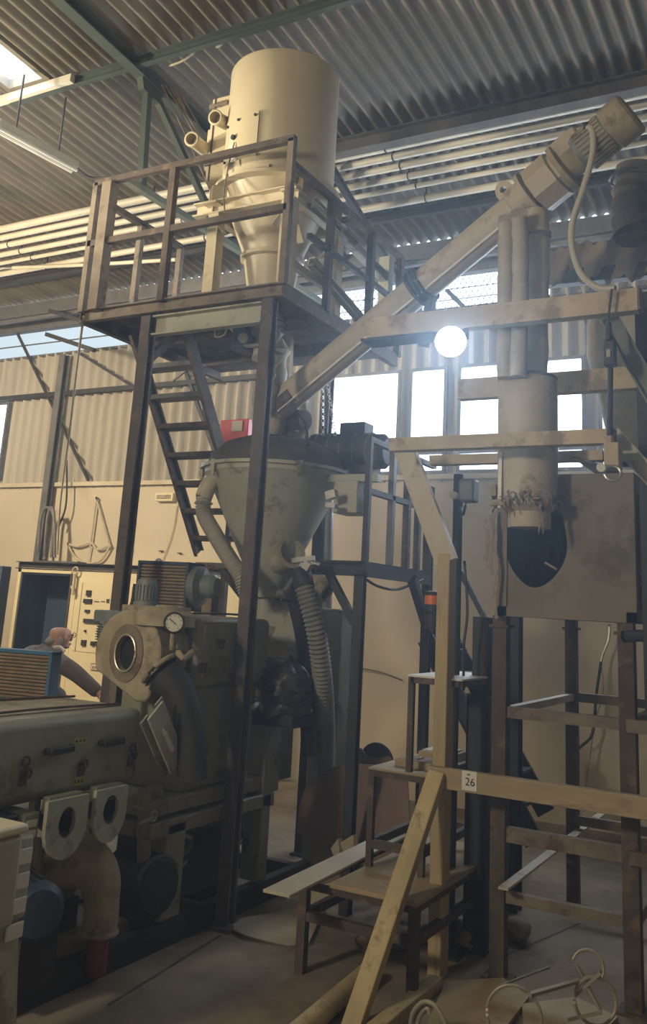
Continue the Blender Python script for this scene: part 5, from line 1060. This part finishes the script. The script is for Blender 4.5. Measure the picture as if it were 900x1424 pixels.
# ================================================================ CABINETS BEHIND, MAN
CY = 7.9
def cx_(px, py=880): return at(px, py, y=CY).x
t = thing('switch_cabinet', 'cream switchboard cabinet with instruments and an open dark bay at left', 'cabinet', ((cx_(12)+cx_(190))/2, 8.2, 0))
zt = at(100, 792, y=CY).z; xa, xb, xc, xd = cx_(14), cx_(92), cx_(98), cx_(196)
b = B(); b.box((xc, CY, 0), (xd, 8.45, zt)); b.build('body', 'panel', t, bevel=.01)
b = B(); b.box((xa, CY, 0), (xa+.05, 8.45, zt)); b.box((xb-.03, CY, 0), (xc, 8.45, zt)); b.box((xa, CY, zt-.05), (xb, 8.45, zt)); b.box((xa, 8.4, 0), (xb, 8.45, zt)); b.build('bay_frame', 'panel', t)
b = B(); b.box((xa+.05, 8.36, 0), (xb-.03, 8.40, zt-.05)); b.box((xa+.05, CY+.02, 0), (xa+.06, 8.4, zt-.05)); b.box((xb-.045, CY+.02, 0), (xb-.03, 8.4, zt-.05)); b.box((xa+.05, CY+.02, zt-.07), (xb-.03, 8.4, zt-.05)); b.build('bay_lining', 'blue_d', t)
b = B(); b.box((xb-.02, CY-.015, .1), (xb, CY, zt-.05)); b.build('door_edge', 'rust', t)
dp = at(118, 830, y=CY)
def plate(px0, py0, px1, py1, m, name, d=.012):
    pm = (py0+py1)/2; xm = (px0+px1)/2; b = B(); b.box((at(px0, pm, y=CY).x, CY-d, at(xm, py1, y=CY).z), (at(px1, pm, y=CY).x, CY, at(xm, py0, y=CY).z)); return b.build(name, m, t)
plate(106, 808, 160, 908, 'panel', 'instrument_panel', .008)
for r in ((122, 821, 128, 829), (118, 833, 129, 839), (120, 848, 126, 852), (118, 861, 143, 867), (119, 876, 121, 879), (115, 890, 121, 898), (128, 892, 133, 898), (134, 893, 141, 899)): plate(*r, 'steel_d', 'meter', .03)
for r in ((132, 836, 139, 837.5), (141, 836, 147, 837.5), (149, 833, 153, 839)): plate(*r, 'rust', 'nameplate_mark', .012)
pl = plate(127, 923, 146, 933, 'rust_d', 'nameplate', .01); plate(128, 924.5, 145, 931.5, 'panel', 'nameplate_field', .012)
for k in range(4): plate(129.5+k*3.6, 926, 132+k*3.6, 930, 'rust_d', 'nameplate_mark', .0135)
plate(100, 906, 146, 907, 'rust_d', 'panel_seam', .004); plate(110, 810, 111, 906, 'rust_d', 'panel_seam', .009)
b = B(); c = at(104, 800, y=CY-.05); b.cyl(c, c-V((0, 0, .22)), .018, n=10); b.torus(c+V((0, 0, .05)), (0, 1, 0), .04, .010, 20, 6); b.bar(c+V((-.03, 0, -.12)), c+V((.02, 0, -.2)), .02, .02); b.build('hook', 'conv', t)
t = thing('switch_cabinet', 'cream cabinet with open dark bay behind the radiator cooler', 'cabinet', ((cx_(200)+cx_(330))/2, 8.2, 0))
xa, xb = cx_(202), cx_(330); zt2 = at(300, 800, y=CY).z; ha, hb_ = at(270, 845, y=CY), at(311, 806, y=CY)
b = B(); b.box((xa, CY, 0), (ha.x, 8.45, zt2)); b.box((hb_.x, CY, 0), (xb, 8.45, zt2)); b.box((ha.x, CY, hb_.z), (hb_.x, 8.45, zt2)); b.box((ha.x, CY, 0), (hb_.x, 8.45, ha.z-.15)); b.build('body', 'panel', t)
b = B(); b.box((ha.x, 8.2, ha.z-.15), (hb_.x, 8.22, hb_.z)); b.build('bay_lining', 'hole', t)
b = B(); b.box((hb_.x-.03, CY-.012, ha.z-.15), (hb_.x, CY, hb_.z)); b.build('door_edge', 'rust', t)
t = thing('cabinet_beam', 'long dark steel beam lying along the tops of the switch cabinets', 'beam', (cx_(170), CY, zt))
b = B(); xe, xf = cx_(10), cx_(345); b.channel((xe, CY+.02, zt+.03), (xf, CY+.02, zt+.03), .06, .085, .01); b.build('channel', 'steel_d', t)
b = B(); c = at(220, 785, y=CY); b.torus((c.x, CY, zt+.1), (0, 1, 0), .045, .014, 20, 6); b.build('lifting_eye', 'steel_b', t)
b = B(); p, q = at(66, 780, y=8.3), at(124, 786, y=8.3); b.box((p.x, 8.1, zt+.075), (q.x, 8.25, zt+.10)); b.build('loose_strip', 'steel_b', t)
t = thing('dark_cabinet', 'dark blue-black steel cabinet at the left edge behind the blue cooler', 'cabinet', (cx_(-5), 7.2, 0))
p, q = at(-40, 900, y=7.7), at(3, 787, y=7.7); b = B(); b.box((p.x, 7.7, 0), (q.x, 7.85, q.z)); b.build('body', 'blue_d', t, bevel=.01)
b = B(); b.box((p.x, 7.69, q.z-.45), (q.x-.02, 7.70, q.z-.44)); b.box((q.x-.12, 7.685, q.z-.7), (q.x-.09, 7.70, q.z-.5)); b.build('door_line', 'hole', t)

# ---- man: leaning forward, right arm stretched down to the machine
MY = 5.95
hd = at(84, 886, y=MY)                    # head centre
hr = V((rt.x, rt.y, 0)).normalized(); hf = V((fw.x, fw.y, 0)).normalized()
face = (hr*.75+hf*.45).normalized(); sidev = V((-face.y, face.x, 0))   # sidev = his left
def skin(name, nodes, edges, m, parent, lv=2):
    me = bpy.data.meshes.new(name); me.from_pydata([V(n[0]) for n in nodes], edges, []); o = bpy.data.objects.new(name, me); COL.objects.link(o)
    md = o.modifiers.new('skin', 'SKIN'); sv = me.skin_vertices[0].data
    for i, n in enumerate(nodes): r = n[1]; sv[i].radius = (r, r) if not isinstance(r, tuple) else r; sv[i].use_root = (i == 0)
    md.use_smooth_shade = True; s = o.modifiers.new('sub', 'SUBSURF'); s.levels = lv; s.render_levels = lv
    dg = bpy.context.evaluated_depsgraph_get(); dg.update(); m2 = bpy.data.meshes.new_from_object(o.evaluated_get(dg)); bpy.data.objects.remove(o)
    vs = [v.co.copy() for v in m2.vertices]; fs = [tuple(p.vertices) for p in m2.polygons]
    b = B(); b.add(vs, fs); return b
pel = hd-face*.42-V((0, 0, .50)); chest = hd-face*.17-V((0, 0, .235)); neck = hd-face*.08-V((0, 0, .13)); belly = (pel+chest)/2-face*.03
shR = chest-sidev*.17+V((0, 0, .085))+face*.06; shL = chest+sidev*.17+V((0, 0, .085))
hand = at(141, 967, y=MY-.12); elR = shR.lerp(hand, .5)+V((0, 0, .02)); hdir = (hand-elR).normalized()
wr = hand-hdir*.02
elL = shL+V((0, 0, -.24))+face*.12; wrL = elL+face*.2+V((0, 0, -.12))
hipR, hipL = pel-sidev*.10-V((0, 0, .05)), pel+sidev*.10-V((0, 0, .05)); knR, knL = V((hipR.x, hipR.y, .44))+face*.10, V((hipL.x, hipL.y, .44))+face*.06
anR, anL = V((hipR.x, hipR.y, .08))-face*.06, V((hipL.x, hipL.y, .08))-face*.02
t = thing('person', 'bald person in a grey-blue jacket bending towards the machine with the right arm stretched out', 'person', V((pel.x, pel.y, 0)))
N = [(pel, (.15, .12)), (belly, (.15, .11)), (chest, (.165, .11)), (neck, .058), (hd-face*.01-V((0, 0, .04)), .085), (hd+V((0, 0, .03)), .108), (hd+V((0, 0, .085)), .075),
     (shR, .065), (elR, .043), (wr, .03), (shL, .065), (elL, .043), (wrL, .03),
     (hipR, .095), (knR, .065), (anR, .043), (anR+face*.16-V((0, 0, .04)), .035), (hipL, .095), (knL, .065), (anL, .043), (anL+face*.16-V((0, 0, .04)), .035)]
Ed = [(0, 1), (1, 2), (2, 3), (3, 4), (4, 5), (5, 6), (2, 7), (7, 8), (8, 9), (2, 10), (10, 11), (11, 12), (0, 13), (13, 14), (14, 15), (15, 16), (0, 17), (17, 18), (18, 19), (19, 20)]
b = skin('body', N, Ed, 'skin', t)
def handmesh(b, w, d, side):
    d = d.normalized(); s = d.cross(V((0, 0, 1))).normalized()*side; n_ = s.cross(d).normalized()
    b.tube([w-d*.02, w+d*.04, w+d*.085], lambda k: .026+.010*math.sin(k*PI), 12)
    for k, L in enumerate((.062, .072, .066, .050)):
        o = w+d*.078+s*(.027-.018*k); b.tube([o, o+d*L*.5-n_*.004, o+d*L*.8-n_*.018, o+d*L-n_*.034], lambda u: .0095-.0025*u, 8, 3)
    o = w+d*.02+s*.028; b.tube([o, o+d*.03+s*.022, o+d*.058+s*.02-n_*.014], lambda u: .0115-.003*u, 8, 3)
handmesh(b, wr, hdir, 1); handmesh(b, wrL, wrL-elL, -1)
# face, ears
face = (hr*.62+hf*.72).normalized(); sidev = V((-face.y, face.x, 0))
hc = hd+V((0, 0, .01))
b.sphere(hc+face*.105-V((0, 0, .02)), .019, (1, .8, 1.3), 10, 8)
for sgn in (-1, 1):
    b.sphere(hc+sidev*sgn*.096-face*.012-V((0, 0, .015)), .03, (.75, .45, 1.1), 12, 8); b.sphere(hc+face*.094+sidev*sgn*.032+V((0, 0, .012)), .012, (1, 1, .8), 10, 8)
b.sphere(hc+face*.088-V((0, 0, .066)), .028, (.7, 1.1, .45), 12, 8)
b.sphere(hc-V((0, 0, .085))+face*.065, .034, (.9, 1, .6), 12, 8)
b.build('body', 'skin', t, sharp=180)
grey = mat('grey_hair', (.30, .28, .26), .9, 0, .2, 20, .3)
b = B(); 
for sgn in (-1, 1): b.sphere(hc+sidev*sgn*.078-face*.045-V((0, 0, .04)), .042, (.6, .6, .9), 14, 10)
b.sphere(hc-face*.082-V((0, 0, .045)), .05, (.8, 1.3, .75), 16, 10); b.build('hair', grey, t)
b = B()
for sgn in (-1, 1): b.tube([hc+sidev*sgn*.1-face*.01+V((0, 0, .008)), hc+sidev*sgn*.08+face*.1+V((0, 0, .008))], .003, 6); b.torus(hc+face*.112+sidev*sgn*.036+V((0, 0, .01)), face, .021, .003, 18, 6)
b.build('glasses', 'black', t)
J = [(pel-V((0, 0, .04)), (.19, .15)), (belly, (.185, .145)), (chest, (.20, .145)), (neck+V((0, 0, -.02)), .085), (shR, .088), (elR, .066), (wr-hdir*.02, .05), (shL, .088), (elL, .064), (wrL, .048)]
b = skin('jacket', J, [(0, 1), (1, 2), (2, 3), (2, 4), (4, 5), (5, 6), (2, 7), (7, 8), (8, 9)], 'jacket', t); b.build('jacket', 'jacket', t, sharp=180)
b = skin('sleeve', [(shR.lerp(elR, .45), .079), (elR, .070), (elR.lerp(wr, .5), .062), (wr-hdir*.0, .054)], [(0, 1), (1, 2), (2, 3)], 'jacket_b', t); b.build('sleeve', 'jacket_b', t, sharp=180)
b = B(); b.torus(neck+V((0, 0, -.01)), (neck-chest), .082, .03, 24, 10); b.torus(neck+V((0, 0, -.045))-face*.02, (neck-chest), .105, .032, 24, 10); b.build('collar', 'jacket', t)
b = B(); st = shR.lerp(elR, .1); b.tube([st+V((0, 0, .085))+sidev*.02, st+V((0, 0, .092))-sidev*.04+face*.03, st+V((0, 0, .06))-sidev*.08+face*.05], .012, 8); b.build('shoulder_stripe', 'white', t)
T_ = [(pel-V((0, 0, .02)), (.165, .135)), (hipR, .115), (knR, .085), (anR, .07), (hipL, .115), (knL, .085), (anL, .07)]
b = skin('trousers', T_, [(0, 1), (1, 2), (2, 3), (0, 4), (4, 5), (5, 6)], 'steel_d', t); b.build('trousers', 'steel_d', t, sharp=180)
for a in (anR, anL):
    b = B(); b.tube([V((a.x, a.y, .045))-face*.07, V((a.x, a.y, .05)), V((a.x, a.y, .042))+face*.1, V((a.x, a.y, .036))+face*.2], lambda k: .05-.012*k, 12); b.build('shoe', 'black', t)

b = B(); b.tube([at(462, 922, y=WY-.03), at(500, 929, y=WY-.03), at(530, 935, y=WY-.03), at(560, 946, y=WY-.03)], .006, 6); tag(b.build('wall_cable', 'rust'), 'thin dark cable running along the wall behind the step tables', 'cable')
# ================================================================ LIGHT
w = bpy.data.worlds.new('sky'); SC.world = w; w.use_nodes = True
bg = w.node_tree.nodes['Background']; bg.inputs[0].default_value = (.80, .90, 1.0, 1); bg.inputs[1].default_value = 2.4
def light(name, kind, loc, energy, col, size=.5, aim=None, size_y=None, spot=None):
    l = bpy.data.lights.new(name, kind); l.energy = energy; l.color = col
    if kind == 'AREA':
        l.size = size
        if size_y: l.shape = 'RECTANGLE'; l.size_y = size_y
    elif kind == 'SPOT': l.spot_size = spot or 2.; l.spot_blend = .6; l.shadow_soft_size = size
    else: l.shadow_soft_size = size
    o = bpy.data.objects.new(name, l); COL.objects.link(o); o.location = loc
    if aim is not None: o.rotation_euler = (V(aim)-V(loc)).to_track_quat('-Z', 'Y').to_euler()
    return o
DAY = (.82, .91, 1.0); WARM = (1.0, .80, .52)
# daylight entering through the windows, the clerestory and the skylight
for i, (x0, x1, z0, z1) in enumerate(WIN):
    light('window_daylight', 'AREA', ((x0+x1)/2, WY+.25, (z0+z1)/2), 42*(x1-x0)*(z1-z0), DAY, x1-x0, ((x0+x1)/2, 0, 1.5), z1-z0)
light('skylight_daylight', 'AREA', (-5.74, 4.3, 6.2), 30, DAY, .42, (-5.74, 4.3, 0), .75)
# sodium hall lamps at left and behind the photographer, plus two added unseen spots
light('hall_and_fill_lamp', 'SPOT', (-8.2, 4.2, 4.2), 680, WARM, .2, (-9.0, 8.0, 3.0), None, 2.35)
light('hall_and_fill_lamp', 'SPOT', (-7.3, 2.6, 3.6), 950, (1.0, .86, .63), .2, (-5.2, 5.0, 6.0), None, 1.6)  # added spot, aimed up to brighten the left roof
light('hall_and_fill_lamp', 'SPOT', (-6.9, 1.6, 4.2), 400, (1.0, .85, .60), .15, (-3.45, 5.0, 4.75), None, .40)  # added narrow spot that brightens the silo alone
light('hall_and_fill_lamp', 'POINT', (-3.6, -1.4, 3.4), 360, (1.0, .86, .64), .3)
light('work_lamp', 'POINT', (-3.35, 7.3, .8), 4, (1.0, .72, .36), .1)
# the flood lamp itself
light('flood_beam', 'SPOT', LAMP_C, 230, (.50, .72, 1.0), .07, LAMP_C+LAMP_AX, None, 1.35)
SC.view_settings.view_transform = 'Standard'; SC.view_settings.look = 'None'; SC.view_settings.gamma = 1; SC.view_settings.use_curve_mapping = False
SC.view_settings.exposure = 0.5
SC.cycles.use_denoising = True; SC.cycles.max_bounces = 8; SC.cycles.diffuse_bounces = 4; SC.cycles.sample_clamp_indirect = 6
HAZE = True  # volume added to imitate veiling glare as well as dust
if HAZE:
    m = bpy.data.materials.new('dust_and_glare_haze'); m.use_nodes = True; nt = m.node_tree; nt.nodes.clear()
    o = nt.nodes.new('ShaderNodeOutputMaterial'); vs = nt.nodes.new('ShaderNodeVolumeScatter'); vs.inputs['Color'].default_value = (.93, .96, 1, 1); vs.inputs['Density'].default_value = .011; vs.inputs['Anisotropy'].default_value = .55
    nt.links.new(vs.outputs[0], o.inputs['Volume'])
    b = B(); b.box((-13.4, -5.4, -.3), (5.4, 9.3, 7.2)); tag(b.build('dust_and_glare_haze', m), 'thin haze of dust and imitated lens glare filling the whole hall', 'haze', None, 'stuff')
